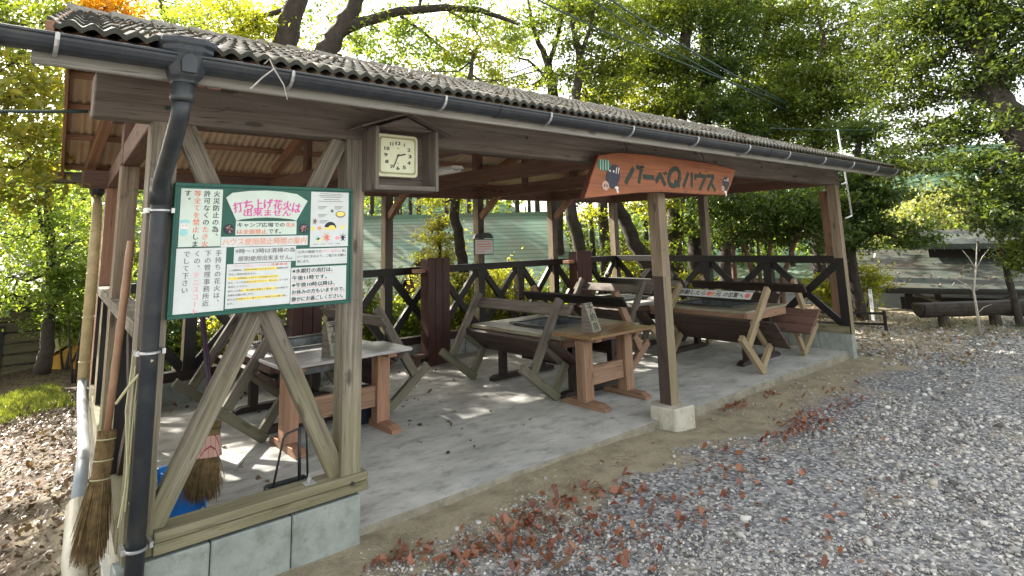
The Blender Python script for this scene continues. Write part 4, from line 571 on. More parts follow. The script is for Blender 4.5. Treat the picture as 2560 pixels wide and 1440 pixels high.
# roof covering: wavy tile courses, each lapping the one below
def roof():
    V = []; F = []; pitch = .0765; ns = 8; nw = int((XR + .66) / pitch); nx = nw * ns + 1; MI = []
    def strip(rows):
        o = len(V)
        for (y, dz, amp, jit) in rows:
            x0 = xL(y)
            for i in range(nx):
                t = i / (nx - 1); x = x0 + (XR - x0) * t; ph = 2 * math.pi * i / ns
                V.append((x, y, zroof(y) + dz + amp * (.5 + .5 * math.cos(ph)) ** .8 + jit * (RNG.random() - .5)))
        for r in range(len(rows) - 1):
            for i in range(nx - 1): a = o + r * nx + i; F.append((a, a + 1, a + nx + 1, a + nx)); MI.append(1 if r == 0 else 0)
    nc = 7
    for side in (0, 1):
        for k in range(nc):
            ya = -.56 + 2.6 * k / nc; yb = -.56 + 2.6 * (k + 1) / nc + .04
            if side: ya, yb = 4.06 - ya + .0, 4.06 - yb
            if not side: yb = min(yb, 2.03)
            else: yb = max(yb, 2.03)
            j = .004
            strip([(ya, -.012, .022, 0), (ya, .012, .024, j), ((ya * 2 + yb) / 3, .007, .024, j), ((ya + 2 * yb) / 3, .003, .024, j), (yb, -.003, .023, 0)])
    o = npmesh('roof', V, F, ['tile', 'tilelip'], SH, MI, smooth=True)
    # ridge cap of short lapped pieces
    m = MB(); x = xL(2.03) - .02
    while x < XR:
        m.tube([(x, 2.03, zroof(2.03) - .02), (x + .3, 2.03, zroof(2.03) - .03)], [.085, .075], 10); x += .28
    m.build('ridge_cap', 'tile', SH, smooth=True)
    # corrugated sheet seen from below
    V = []; F = []; nw = int((XR + .64) / .078); nx = nw * 6 + 1
    for y in (-.52, 2.03, 4.58):
        x0 = xL(y) + .03
        for i in range(nx): t = i / (nx - 1); V.append((x0 + (XR - .03 - x0) * t, y, zroof(y) - .022 + .012 * math.cos(2 * math.pi * i / 6)))
    for r in range(2):
        for i in range(nx - 1): a = r * nx + i; F.append((a, a + 1, a + nx + 1, a + nx))
    npmesh('soffit', V, F, 'soffit', SH, smooth=True)
roof()
# gutter, brackets, rain-water head, downpipe
def gut(m, x0, x1, y, z, r=.062, n=10):
    pr = [(r * math.cos(a), r * math.sin(a)) for a in [math.pi + math.pi * k / n for k in range(n + 1)]]
    pr2 = [(q[0] * .93, q[1] * .93) for q in pr[::-1]]
    m.prism([(a, b) for a, b in pr + pr2], Y, Z, (x0, y, z), (x1 - x0, 0, 0))
    m.tube([(x0, y - r, z), (x1, y - r, z)], .008, 6); m.prism(pr, Y, Z, (x1 - .004, y, z), (.006, 0, 0))
GU = part('gutter', 'gutter', lambda m: gut(m, -2.4, 9.17, -.56, 2.476), 0)
def clip(x, y=-.56, s=-1):
    m = MB(); pts = [(x, y + s * .07 * math.cos(a), 2.478 + .07 * math.sin(a)) for a in [math.pi * 2 - math.pi * k / 8 * .9 for k in range(9)]]
    m.tube(pts, .009, 6); m.tube([pts[0], (x, y + .0, 2.49)], .006, 5); m.build('bracket', 'steel', GU)
for x in [-.62, .3, 1.2, 2.06, 2.95, 3.85, 4.75, 5.6, 6.5, 7.35, 8.2, 8.95]: clip(x)
for xj in (1.62, 5.2):
    m = MB(); gut(m, xj, xj + .07, -.56, 2.475, r=.066); m.build('joint_sleeve', 'gutter', GU)
part('gutter', 'gutter', lambda m: gut(m, -.27, 9.1, 4.65, 2.43), 0)
def elbow(m): m.tube([(-.86, -.56, 2.43), (-.86, -.56, 2.3), (-.88, -.5, 2.2), (-.95, -.4, 2.12)], [.05, .045, .042, .042], 12); m.lathe([(.06, 0), (.075, .01), (.075, .05), (.06, .06)], 12, 0, (-.86, -.56, 2.3))
part('gutter_outlet', 'gutter', elbow, 0, True)
def head(m):
    cx, cy = -.155, -.555
    def ring(z, wx, wy): return [(cx - wx, cy + wy, z), (cx - wx, cy - wy * .55, z), (cx - wx * .5, cy - wy, z), (cx + wx * .5, cy - wy, z), (cx + wx, cy - wy * .55, z), (cx + wx, cy + wy, z)]
    rs = [ring(2.555, .108, .085), ring(2.53, .112, .088), ring(2.515, .1, .08), ring(2.5, .104, .083), ring(2.48, .092, .075), ring(2.39, .066, .058), ring(2.37, .05, .045), ring(2.36, .05, .045)]
    vs = [p for r in rs for p in r]; fs = []
    for k in range(len(rs) - 1):
        for q in range(6): fs.append((k * 6 + q, k * 6 + (q + 1) % 6, k * 6 + 6 + (q + 1) % 6, k * 6 + 6 + q))
    fs.append(tuple(range(6))[::-1]); fs.append(tuple(range((len(rs) - 1) * 6, len(rs) * 6)))
    m.add(vs, fs)
    # raised arched panel on the front
    arch = [(-.03, -.045), (.03, -.045), (.034, .01), (.022, .035), (0, .045), (-.022, .035), (-.034, .01)]
    m.prism([(cx + a, 2.44 + b) for a, b in arch], X, Z, (0, cy - .072, 0), (0, -.012, 0))
HD = part('rain_head', 'gutter', head, .003)
def dpipe(m):
    m.lathe([(.048, 0), (.052, .01), (.052, .03), (.044, .04), (.044, .085)], 14, 0, (-.16, -.555, 2.28))
    m.tube([(-.16, -.555, 2.29), (-.158, -.52, 2.22), (-.15, -.35, 2.1), (-.138, -.12, 1.965), (-.13, -.068, 1.9), (-.128, -.062, 1.8), (-.128, -.062, -.3)], .039, 16)
    m.tube([(-.133, -.075, 1.99), (-.128, -.062, 1.86)], .046, 16)
DP = part('downpipe', 'gutter', dpipe, 0, True)
for z in (1.83, 1.16, .31):
    m = MB(); m.tube([(-.128 + .043 * math.cos(a), -.062 + .043 * math.sin(a), z) for a in [math.pi * (1.02 + .96 * k / 8) for k in range(9)]], .007, 6)
    m.box(-.075, -.06, -.07, -.0, z - .012, z + .012); m.box(-.185, -.17, -.07, 0, z - .012, z + .012); m.build('clamp', 'steel', DP)
# rear rain-water head and bamboo-look pipe, then the drain that runs forward along the wall
def rh(m): m.lathe([(.03, 0), (.05, .03), (.075, .08), (.09, .17), (.095, .19)], 8, 0, (.13, 4.6, 2.2))
part('rain_head', 'gutter', rh, .002)
def rp(m):
    m.tube([(.13, 4.6, 2.22), (.13, 4.5, 2.1), (.13, 4.46, 2.0), (.128, 4.46, .3)], .05, 14)
    for z in (.5, .95, 1.4, 1.85): m.lathe([(.05, -.012), (.056, 0), (.05, .012)], 14, 0, (.128, 4.46, z))
part('downpipe', 'bamboo', rp, 0, True)
def rp2(m): m.tube([(.128, 4.46, .32), (.1, 4.2, .22), (-.06, 2.4, .16), (-.2, 1.3, .1)], .042, 14)
DR = part('drain_pipe', 'greypipe', rp2, 0, True)
m = MB(); m.tube([(-.195, 1.36, .1), (-.25, .85, -.02), (-.24, .45, -.18), (-.2, .1, -.36)], .056, 16); m.build('drain_pipe', 'creampipe', SH, smooth=True)
# twine left tied round the front corner post
def tw(m):
    for q in range(5):
        x = -.185 + q * .012; m.tube([(x, -.01 - .004 * q, 1.15 - .05 * q), (x - .012 + .01 * math.sin(q), .0, .9), (x + .012 * math.cos(q * 2), -.012, .62 - .03 * q), (x - .01, -.008, .4 + .03 * q)], .004, 5)
    m.tube([(-.12, -.1, 1.13), (-.19, -.02, 1.02), (-.23, .05, .93)], .007, 5)
part('twine', 'twine', tw, 0)
# ------------------------------------------------------------------ notice board
NB = thing('notice_board', 'green notice board covered with white Japanese notices beside the downpipe', 'notice board', (-.056, -.045, 1.305))
m = MB(); m.box(0, .955, 0, .028, 0, .662); m.build('panel', 'board', NB, .003)
m = MB()
for a in ((-.006, .961, .65, .668), (-.006, .961, -.006, .012)): m.box(a[0], a[1], -.007, .03, a[2], a[3])
for a in ((-.006, .006), (.949, .961)): m.box(a[0], a[1], -.0065, .0295, .012, .65)
m.build('frame', 'board', NB, .002)
INK = ['paper', 'ink', 'inkgrey', 'inkred', 'inkpink', 'inkmag', 'inkorange', 'inkyel', 'inkcyan', 'deadleaf', 'inkgreen', 'paperg', 'inkblue', 'inkwhite']
ib = {n: k for k, n in enumerate(INK)}
bx, bz = .056, -1.305
def poster(u0, v0, u1, v1, label, fn, base='paper', layer=1, outline=None):
    m = MB(); yo = -.0022 * layer; pts = outline or [(u0, v0), (u1, v0), (u1, v1), (u0, v1)]
    m.prism([(a + bx, b + bz) for a, b in pts], X, Z, (0, yo, 0), (0, .0016, 0), ib[base])
    fn(m, X, Z, Vector((bx, yo - .0008, bz))); o = m.build('poster', INK, NB); o['label'] = label; return o
def cols(*cs):
    out = []
    for c in cs:
        col = []
        for seg, ink in c: col += [(ch, ib[ink]) for ch in seg]
        out.append(col)
    return out
def p1(m, U, V, O):
    lay_cols(m, cols([('火災防止の為、', 'ink')], [('許可なくの', 'ink'), ('たき火', 'inkred')], [('等全てを禁止', 'inkred'), ('しま', 'ink')], [('す。', 'ink')]), .16, 1.938, .034, .046, U, V, O)
    disc(m, O + U * -.008 + V * 1.758, U, V, .023, .021, (0, -.0005, 0), ib['inkwhite']); disc(m, O + U * -.008 + V * 1.772, U, V, .025, .014, (0, -.0009, 0), ib['inkcyan'], a1=math.pi); m.box(*(O.x - .035, O.x + .017), O.y - .001, O.y, O.z + 1.768, O.z + 1.772, ib['inkcyan'])
    disc(m, O + U * -.01 + V * 1.722, U, V, .018, .017, (0, -.0005, 0), ib['inkcyan'])
    for s in (-1, 1): disc(m, O + U * (-.008 + .009 * s) + V * 1.757, U, V, .002, .0025, (0, -.0012, 0), ib['ink'], 8)
poster(-.032, 1.649, .166, 1.944, 'notice with black and red vertical writing and a small cyan figure', p1, 'paperg')
def pfan(m, U, V, O):
    row1 = '打ち上げ花火は'
    for k, ch in enumerate(row1):
        t = (k - 3) / 3; a = -t * .16; c = Vector((.403 + t * .158, 0, 1.872 - .02 * t * t)); Ur = U * math.cos(a) + V * math.sin(a); Vr = V * math.cos(a) - U * math.sin(a)
        lay(m, ch, -.0235, -.027, .0235, .027, Ur, Vr, O + U * c.x + V * c.z, ib['inkmag'], .016)
    lay(m, '出来ません', .275, 1.805, .53, 1.843, U, V, O, ib['inkmag'], .014)
poster(0, 0, 0, 0, 'fan shaped notice with large magenta writing', pfan, 'paperg', 1.6, outline=[(.24, 1.779), (.262, 1.787), (.33, 1.795), (.398, 1.798), (.47, 1.795), (.54, 1.788), (.563, 1.78), (.625, 1.893), (.563, 1.931), (.48, 1.942), (.394, 1.946), (.3, 1.941), (.213, 1.928), (.183, 1.902)])
def p3(m, U, V, O):
    lay(m, 'キャンプ広場での', .246, 1.746, .497, 1.77, U, V, O, ib['ink'], .01); lay(m, '花火', .505, 1.746, .557, 1.77, U, V, O, ib['inkred'], .01)
    lay(m, 'は全面禁止', .246, 1.71, .402, 1.735, U, V, O, ib['inkred'], .01); lay(m, 'です。', .41, 1.71, .478, 1.735, U, V, O, ib['ink'], .01)
poster(.238, 1.704, .565, 1.778, 'two line notice in black and red under the fan', p3, 'paperg')
poster(.168, 1.643, .632, 1.697, 'long narrow notice with salmon lettering', lambda m, U, V, O: lay(m, 'ハウス使用禁止時間の案内', .176, 1.651, .624, 1.688, U, V, O, ib['inkorange'], .01))
def p5(m, U, V, O):
    lay(m, '9時〜13時は清掃の為', .243, 1.607, .56, 1.632, U, V, O, ib['inkgrey'], .01); lay(m, '原則使用出来ません。', .258, 1.566, .545, 1.593, U, V, O, ib['inkgrey'], .01)
poster(.236, 1.557, .566, 1.64, 'two line notice in grey about cleaning hours', p5)
poster(-.037, 1.322, .197, 1.642, 'tall notice with grey and pink vertical writing', lambda m, U, V, O: lay_cols(m, cols([('手持ちの花火は、', 'inkgrey')], [('下の管理事務所近', 'inkgrey')], [('くの、', 'inkgrey'), ('テニスコート', 'inkpink')], [('でして下さい', 'inkgrey')]), .185, 1.632, .033, .05, U, V, O))
def p7(m, U, V, O):
    lay(m, 'バーベキューハウス', .235, 1.537, .425, 1.55, U, V, O, ib['inkpink'], .008); lay(m, '注意事項', .43, 1.537, .52, 1.55, U, V, O, ib['inkred'], .008)
    rows = [('この建物は、団体予約制となりますので、事務所の許', 1., .08, .17), ('可なく使用出来ません。', .45, 0, 0), ('テーブルは移動禁止ですので、元の位置のままです。', .82, .0, .26), ('また、コンロは組込み式ですので、貸し出しコンロを', 1., .09, .17), ('使用して下さい。', .32, 0, 0), ('終わった後は、焼き網の清掃など使用した方の責任で', 1., .07, .18), ('清掃をお願い致します。', .42, 0, 0), ('皆さんが気持ちよく使えるよう御協力をお願い致し', 1., .05, .24), ('ます。', .1, 0, 0)]
    for k, (t, wd, a, b) in enumerate(rows):
        v = 1.517 - k * .0213
        if b: m.prism([(.212 + a, v - .003), (.212 + a + b, v - .002), (.212 + a + b, v + .0125), (.212 + a, v + .0115)], U, V, O + Vector((0, .0004, 0)), (0, -.0003, 0), ib['inkyel'])
        lay(m, t, .214, v, .214 + .312 * wd, v + .0098, U, V, O - Vector((0, .0003, 0)), ib['inkgrey'], .008)
poster(.204, 1.327, .54, 1.554, 'dense grey notice with yellow marker lines', p7)
def maple(m, c, U, V, r, ink, rot=0):
    pts = []
    for k in range(14):
        a = rot + math.pi / 2 + 2 * math.pi * k / 14; rr = r if k % 2 == 0 else r * .28
        if k == 7: rr = r * .5
        pts.append((rr * math.cos(a), rr * math.sin(a)))
    m.prism(pts, U, V, c, (0, -.0005, 0), ib[ink])
def p8(m, U, V, O):
    for k, (a, b, v) in enumerate([(.7, .83, 1.936), (.69, .84, 1.926), (.7, .83, 1.917), (.72, .82, 1.903), (.69, .84, 1.892)]): m.box(O.x + a, O.x + b, O.y - .0004, O.y, O.z + v, O.z + v + .003, ib['inkgrey'])
    for (u, v) in ((.69, 1.862), (.79, 1.862), (.69, 1.815), (.7, 1.78)):
        for q in range(3): m.box(O.x + u, O.x + u + .055 - .01 * q, O.y - .0004, O.y, O.z + v - q * .007, O.z + v - q * .007 + .0025, ib['inkgrey'])
    maple(m, O + U * .775 + V * 1.838, U, V, .014, 'inkblue', .3); maple(m, O + U * .672 + V * 1.778, U, V, .022, 'deadleaf', -.2); maple(m, O + U * .745 + V * 1.685, U, V, .03, 'inkred', .5); maple(m, O + U * .846 + V * 1.683, U, V, .027, 'inkblue')
    disc(m, O + U * .828 + V * 1.818, U, V, .031, .02, (0, -.0004, 0), ib['inkgrey']); disc(m, O + U * .828 + V * 1.82, U, V, .025, .014, (0, -.0008, 0), ib['inkyel'])
    disc(m, O + U * .766 + V * 1.738, U, V, .037, .036, (0, -.0004, 0), ib['inkblue'], a1=math.pi); disc(m, O + U * .775 + V * 1.742, U, V, .02, .012, (0, -.0008, 0), ib['inkyel']); m.box(O.x + .73, O.x + .803, O.y - .0005, O.y, O.z + 1.728, O.z + 1.739, ib['inkyel'])
    for u, v, c in ((.662, 1.735, 'inkyel'), (.7, 1.738, 'inkorange'), (.842, 1.742, 'inkyel'), (.69, 1.68, 'inkcyan'), (.7, 1.672, 'inkyel'), (.81, 1.68, 'inkpink')): disc(m, O + U * u + V * v, U, V, .013, .011, (0, -.0004, 0), ib[c], 10)
    for k in range(4): m.box(O.x + .665 + k * .045, O.x + .695 + k * .045, O.y - .0004, O.y, O.z + 1.645, O.z + 1.6475, ib['inkgrey'])
poster(.646, 1.63, .879, 1.948, 'illustrated autumn poster with maple leaves and bowls', p8)
def p9(m, U, V, O):
    lay(m, '公共の施設での', .576, 1.597, .716, 1.613, U, V, O, ib['inkgrey'], .012); lay(m, 'マナーを守り', .72, 1.597, .826, 1.613, U, V, O, ib['inkpink'], .012); lay(m, '、楽し', .828, 1.597, .868, 1.613, U, V, O, ib['inkgrey'], .012)
    lay(m, 'い一日になるよう、ご協力をお願い', .576, 1.571, .868, 1.587, U, V, O, ib['inkgrey'], .012); lay(m, '致します。', .576, 1.544, .645, 1.56, U, V, O, ib['inkgrey'], .012)
poster(.568, 1.53, .875, 1.622, 'small three line notice in grey and pink', p9)
def p10(m, U, V, O):
    for k, (t, wd) in enumerate([('※水銀灯の消灯は、', .235), ('午後11時です。', .2), ('※午後10時以降は、', .25), ('お休みの方もいますので、', .312), ('静かにお過ごしください。', .302)]):
        v = 1.488 - k * .0385; lay(m, t, .55, v, .55 + wd, v + .025, U, V, O, ib['ink'], .012)
        m.box(O.x + .55, O.x + .555 + wd, O.y - .0004, O.y, O.z + v - .0065, O.z + v - .0045, ib['inkpink'])
poster(.543, 1.322, .871, 1.519, 'underlined five line notice in black', p10, layer=1.4)
for u in (.204, .608):
    m = MB(); O = Vector((bx + u, -.003, bz + 1.737)); disc(m, O, X, Z, .026, .026, (0, .002, 0), 0, 18)
    for k in range(22):
        a = random.random() * 6.28; r0, r1 = .004, random.uniform(.012, .024); p = O + Vector((0, -.0006, 0)); d = X * math.cos(a) + Z * math.sin(a); n = X * -math.sin(a) + Z * math.cos(a)
        m.add([p + d * r0 - n * .0006, p + d * r1 - n * .0012, p + d * r1 + n * .0012, p + d * r0 + n * .0006], [(0, 1, 2, 3)], 1 + k % 3)
    o = m.build('poster', ['inkblue', 'inkgrey', 'inkpink', 'inkorange'], NB); o['label'] = 'small round dark fireworks picture'
# ------------------------------------------------------------------ clock in its gabled case
CC = thing('clock_case', 'gabled wooden clock case fixed to the second post under the eave', 'clock case', (1.21, -.19, 1.962))
m = MB(); m.box(-.222, .222, .165, .183, .0, .37); m.build('back_panel', 'beam', CC, .002)
m = MB(); m.box(-.228, -.205, -.0, .164, .0, .39); m.box(.205, .228, -.0, .164, .0, .39); m.box(-.204, .204, 0.002, .162, .0, .03); m.build('frame', 'grey', CC, .002)
m = MB(); m.beam((-.33, .075, .375), (.0, .075, .492), .2, .01); m.beam((.33, .075, .375), (.0, .075, .4925), .202, .01); m.build('roof', 'beam', CC, .002)
m = MB(); m.prism([(-.2, .392), (.2, .392), (0, .468)], X, Z, (0, .02, 0), (0, .12, 0)); m.build('gable', 'beam', CC)
m, nt, N, L, b = newmat('door_glass'); b.inputs['Transmission Weight'].default_value = 1; b.inputs['Roughness'].default_value = .02; b.inputs['IOR'].default_value = 1.05; M['glass'] = m
CK = thing('wall_clock', 'square cream clock with olive ring showing about 2:34 inside the case', 'clock', (1.193, -.075, 2.192))
def rrect(w, h, r, n=5):
    p = []
    for cx, cy, a0 in ((w - r, h - r, 0), (r - w, h - r, 1), (r - w, r - h, 2), (w - r, r - h, 3)):
        for k in range(n + 1): a = math.pi / 2 * (a0 + k / n); p.append((cx + r * math.cos(a), cy + r * math.sin(a)))
    return p
m = MB(); m.prism(rrect(.152, .137, .028), X, Z, (0, .04, 0), (0, -.05, 0)); m.build('housing', 'cream', CK, .004)
m = MB(); m.prism(rrect(.133, .119, .02), X, Z, (0, -.0105, 0), (0, -.002, 0)); m.build('ring', 'olive', CK)
m = MB(); m.prism(rrect(.122, .108, .016), X, Z, (0, -.0127, 0), (0, -.0015, 0)); m.build('dial', 'dial', CK)
m = MB()
for h in range(1, 13):
    a = math.pi / 2 - h * math.pi / 6; k = 1 / max(abs(math.cos(a)), abs(math.sin(a))); k = .35 * k + .65
    cx, cz = .088 * math.cos(a) * k, .08 * math.sin(a) * k; w_ = .011 if h < 10 else .017
    if h in (1, 11): w_ *= .3 if h == 1 else .62
    lay(m, str(h), cx - w_, cz - .011, cx + w_, cz + .011, X, Z, (0, -.0152, 0), 0, .02 if h != 1 else .0)
m.box(-.009, .009, -.0153, -.0148, .045, .048); m.box(-.007, .007, -.0153, -.0148, -.05, -.047); m.build('numeral', 'ink', CK)
m = MB(); a = math.pi / 2 - (2 + 34 / 60) * math.pi / 6; m.beam((-.008 * math.cos(a), -.017, -.008 * math.sin(a)), (.056 * math.cos(a), -.017, .056 * math.sin(a)), .002, .009, (math.sin(a), 0, -math.cos(a))); m.build('hand', 'ink', CK)
m = MB(); a = math.pi / 2 - 34 * math.pi / 30; m.beam((-.012 * math.cos(a), -.0195, -.012 * math.sin(a)), (.088 * math.cos(a), -.0195, .088 * math.sin(a)), .002, .005, (math.sin(a), 0, -math.cos(a))); disc(m, Vector((0, -.0185, 0)), X, Z, .005, .005, (0, -.003, 0), 0); m.build('hand', 'ink', CK)
# ------------------------------------------------------------------ hanging name board
SG = thing('name_board', 'orange wooden name board with boar heads and dark Japanese lettering under the eave', 'sign', (2.86, -.14, 1.95))
out = [(3.094, 2.328), (3.25, 2.355), (3.409, 2.372), (3.747, 2.379), (4.242, 2.376), (4.725, 2.369), (5.05, 2.35), (5.338, 2.326), (5.25, 2.2), (5.18, 2.12), (5.098, 2.04), (4.605, 2.033), (3.949, 2.038), (3.6, 2.02), (3.27, 1.99), (2.879, 1.951), (2.96, 2.1)]
m = MB(); m.prism([(a - 2.86, b - 1.95) for a, b in out], X, Z, (0, .0, 0), (0, .06, 0), 0, 1); m.build('panel', ['signwood', 'signedge'], SG, .006)
SO = Vector((-2.86, -.001, -1.95))
def stroke(m, pts, w0, mi=0, d=.0015):
    for k in range(len(pts) - 1):
        p = Vector((pts[k][0], pts[k][1], 0)); q = Vector((pts[k + 1][0], pts[k + 1][1], 0)); w0 = w0 if k else w0 * 1.3; t = (q - p).normalized(); n = Vector((-t.y, t.x, 0)) * w0 / 2; p -= t * w0 * .2; q += t * w0 * .2
        m.prism([((p - n).x, (p - n).y), ((q - n).x, (q - n).y), ((q + n).x, (q + n).y), ((p + n).x, (p + n).y)], X, Z, SO, (0, -d - .0002 * k, 0), mi)
m = MB(); g = 0
stroke(m, [(3.545, 2.235), (3.43, 2.105)], .034); stroke(m, [(3.6, 2.255), (3.665, 2.24), (3.615, 2.115)], .03); stroke(m, [(3.655, 2.262), (3.672, 2.248)], .016); stroke(m, [(3.685, 2.268), (3.7, 2.254)], .016)
stroke(m, [(3.69, 2.17), (3.84, 2.168)], .036)
stroke(m, [(3.875, 2.135), (3.945, 2.205), (4.01, 2.108)], .034); stroke(m, [(4.0, 2.222), (4.02, 2.205)], .016); stroke(m, [(4.03, 2.232), (4.05, 2.214)], .016)
ov = [(4.17 + .088 * math.cos(a) + .03 * math.sin(a), 2.188 + .085 * math.sin(a)) for a in [2 * math.pi * k / 18 for k in range(19)]]; stroke(m, ov, .034); stroke(m, [(4.175, 2.15), (4.24, 2.105)], .03)
stroke(m, [(4.41, 2.238), (4.315, 2.105)], .03); stroke(m, [(4.475, 2.24), (4.455, 2.11)], .03)
stroke(m, [(4.625, 2.252), (4.62, 2.226)], .026); stroke(m, [(4.53, 2.185), (4.53, 2.22), (4.72, 2.222), (4.6, 2.085)], .028)
stroke(m, [(4.75, 2.228), (4.875, 2.23), (4.745, 2.088)], .028); stroke(m, [(4.82, 2.16), (4.88, 2.085)], .028)
m.build('lettering', 'inkgreen', SG)
def boar(c, s, fl=1):
    m = MB(); O = SO + X * c[0] + Z * c[1]; f = lambda u, v: (u * s, v * s)
    head = [(-.95, -.25), (-.75, .25), (-.45, .6), (-.1, .92), (.35, 1.05), (.8, .9), (1.0, .5), (1.02, .05), (.85, -.4), (.5, -.75), (.15, -.95), (-.1, -1.15), (-.5, -.95), (-.75, -.65)]
    m.prism([f(a * .085, b * .085) for a, b in head], X, Z, O, (0, -.002, 0), 0)
    sn = O + X * (-.088 * s) + Z * (-.075 * s); disc(m, sn, X, Z, .038 * s, .036 * s, (0, -.004, 0), 1, 14)
    for q in (-1, 1): disc(m, sn + X * (.013 * q * s), X, Z, .007 * s, .013 * s, (0, -.0046, 0), 0, 8)
    for u, v in ((-.03, .038), (.012, .036)): disc(m, O + X * (u * s) + Z * (v * s), X, Z, .009 * s, .009 * s, (0, -.003, 0), 2, 8)
    for u in (.035, .06): m.prism([f(u, .02), f(u + .007, .02), f(u + .022, .066), f(u + .012, .068)], X, Z, O, (0, -.003, 0), 2)
    for q in range(3): m.prism([f(-.075, .03 - q * .014), f(-.045, .026 - q * .014), f(-.045, .031 - q * .014)], X, Z, O, (0, -.003, 0), 0)
    m.build('painting', ['inkblue', 'pinkcloth', 'inkwhite'], SG)
boar((3.255, 2.155), 1.15); boar((5.1, 2.17), .78)
m = MB(); pc = SO + X * 3.15 + Z * 2.245; disc(m, pc, X, Z, .088, .052, (0, -.0015, 0), 0, 18)
for q in (-.05, -.018, .018, .05): m.prism([(q - .003, -.045), (q + .003, -.045), (q + .009, .045), (q + .003, .045)], X, Z, pc, (0, -.0025, 0), 1)
m.build('painting', ['inkteal', 'inkwhite'], SG)
for cx, cz in ((3.3, 2.055), (5.08, 2.075)):
    m = MB(); c = SO + X * cx + Z * cz; disc(m, c, X, Z, .037, .028, (0, -.0015, 0), 0, 12, a1=math.pi); m.prism([(-.012, .004), (.014, .004), (.024, -.04), (.004, -.046)], X, Z, c, (0, -.002, 0), 1); disc(m, c + Z * .002, X, Z, .026, .012, (0, -.0024, 0), 1, 12); m.build('painting', ['redbox', 'inkwhite'], SG)
for ux in (.65, 1.9):
    m = MB(); m.tube([(ux, .03, .425), (ux + .004, .03, .47), (ux - .006, .04, .5), (ux + .006, .06, .52)], .005, 6); m.build('hook', 'darksteel', SG)
# ------------------------------------------------------------------ furniture
def side_table(loc, w_, d_, lab, top, leg, nm='side_table'):
    t = thing(nm, lab, 'table', loc, 0, 'side tables at the front of the grill tables')
    m = MB(); n = 3
    for k in range(n): m.box(0, w_, d_ * k / n + .001, d_ * (k + 1) / n - .001, .672, .7)
    m.build('tabletop', top, t, .003)
    for x in (.12, w_ - .22):
        m = MB(); m.box(x - .012, x + .112, d_ / 2 - .06, d_ / 2 + .06, .05, .63); m.box(x + .005, x + .095, .06, d_ - .06, .63, .671)
        m.build('leg', leg, t, .003)
        m = MB(); m.prism([(-.02, 0), (d_ + .02, 0), (d_ + .02, .03), (d_ - .06, .062), (.06, .062), (-.02, .03)], Y, Z, (x + .002, 0, 0), (.096, 0, 0)); m.build('foot', leg if leg != 'redleg' else 'grey', t, .003)
    m = MB(); m.box(.234, w_ - .234, d_ / 2 - .03, d_ / 2 + .02, .19, .37); m.build('stretcher', 'orange', t, .003)
    return t
side_table((3.68, .57, 0), .97, .53, 'light brown side table with orange legs beside the bare front post', 'varnish', 'orange')
side_table((1.08, 1.47, 0), 1.18, .55, 'bleached grey side table standing behind the crossed braces of the notice panel', 'whitetop', 'rafter')
def grill_table(loc, w_, d_, h, lab, top='tabletop', thick=.04, apron='brown', pit=(.36, .3)):
    t = thing('grill_table', lab, 'grill table', loc, 0, 'grill tables set into the shelter')
    px, py = pit; cx, cy = w_ / 2, d_ / 2
    m = MB(); nb = 4
    def planks(a0, a1, b0, b1, n, ax):
        for k in range(n):
            if ax == 'y': m.box(a0 + (a1 - a0) * k / n + .001, a0 + (a1 - a0) * (k + 1) / n - .001, b0, b1, h - thick, h)
            else: m.box(a0, a1, b0 + (b1 - b0) * k / n + .001, b0 + (b1 - b0) * (k + 1) / n - .001, h - thick, h)
    planks(0, cx - px, 0, d_, 3, 'y'); planks(cx + px, w_, 0, d_, 3, 'y'); planks(cx - px + .001, cx + px - .001, 0, cy - py, 2, 'x'); planks(cx - px + .001, cx + px - .001, cy + py, d_, 2, 'x')
    m.build('tabletop', top, t, .003)
    m = MB()
    q = .05 if apron == 'brown' else .004
    for x in (q, w_ - q - .035): m.box(x, x + .035, q + .01, d_ - q - .01, h - thick - .1, h - thick - .001)
    for y in (q + .002, d_ - q - .037): m.box(q + .036, w_ - q - .036, y, y + .035, h - thick - .098, h - thick - .001)
    m.build('apron', apron, t, .003)
    for y in (.12, d_ - .22):
        for x in (cx - .36, cx + .28):
            m = MB(); m.box(x, x + .08, y, y + .08, .06, h - thick - .1); m.build('leg', 'blackbrown', t, .003)
        m = MB(); m.prism([(cx - .5, .0), (cx + .5, 0), (cx + .5, .035), (cx + .44, .06), (cx - .44, .06), (cx - .5, .035)], X, Z, (0, y - .005, 0), (0, .09, 0)); m.build('foot', 'blackbrown', t, .004)
    m = MB(); m.box(cx - .03, cx + .03, .2, d_ - .2, .2, .26); m.build('stretcher', 'blackbrown', t)
    m = MB(); z0 = h - .24; b = .012
    m.box(cx - px, cx + px, cy - py, cy + py, z0, z0 + .006)
    for q in ((cx - px, cx - px + b, cy - py, cy + py), (cx + px - b, cx + px, cy - py, cy + py), (cx - px + b, cx + px - b, cy - py, cy - py + b), (cx - px + b, cx + px - b, cy + py - b, cy + py)): m.box(*q, z0 + .006, h + .012)
    g = m.build('grill_pit', 'pit', t)
    m = MB(); e = .04
    for q in ((cx - px - e, cx - px + b, cy - py - e, cy + py + e), (cx + px - b, cx + px + e, cy - py - e, cy + py + e), (cx - px + b, cx + px - b, cy - py - e, cy - py + b), (cx - px + b, cx + px - b, cy + py - b, cy + py + e)): m.box(*q, h + .013, h + .028)
    m.build('rim', 'darksteel', g, .002); return t
grill_table((3.74, 1.05, 0), 1.3, 1.5, .655, 'grill table with worn pale top behind the orange legged side table')
grill_table((1.2, 2.15, 0), 1.1, 1.2, .655, 'grill table with sunlit steel pan behind the bleached side table', 'whitetop')
grill_table((6.44, .5, 0), 1.12, 1.45, .68, 'thick topped grill table in front at right carrying a long paper sign', 'tabletop', .03, 'orange', (.3, .4))
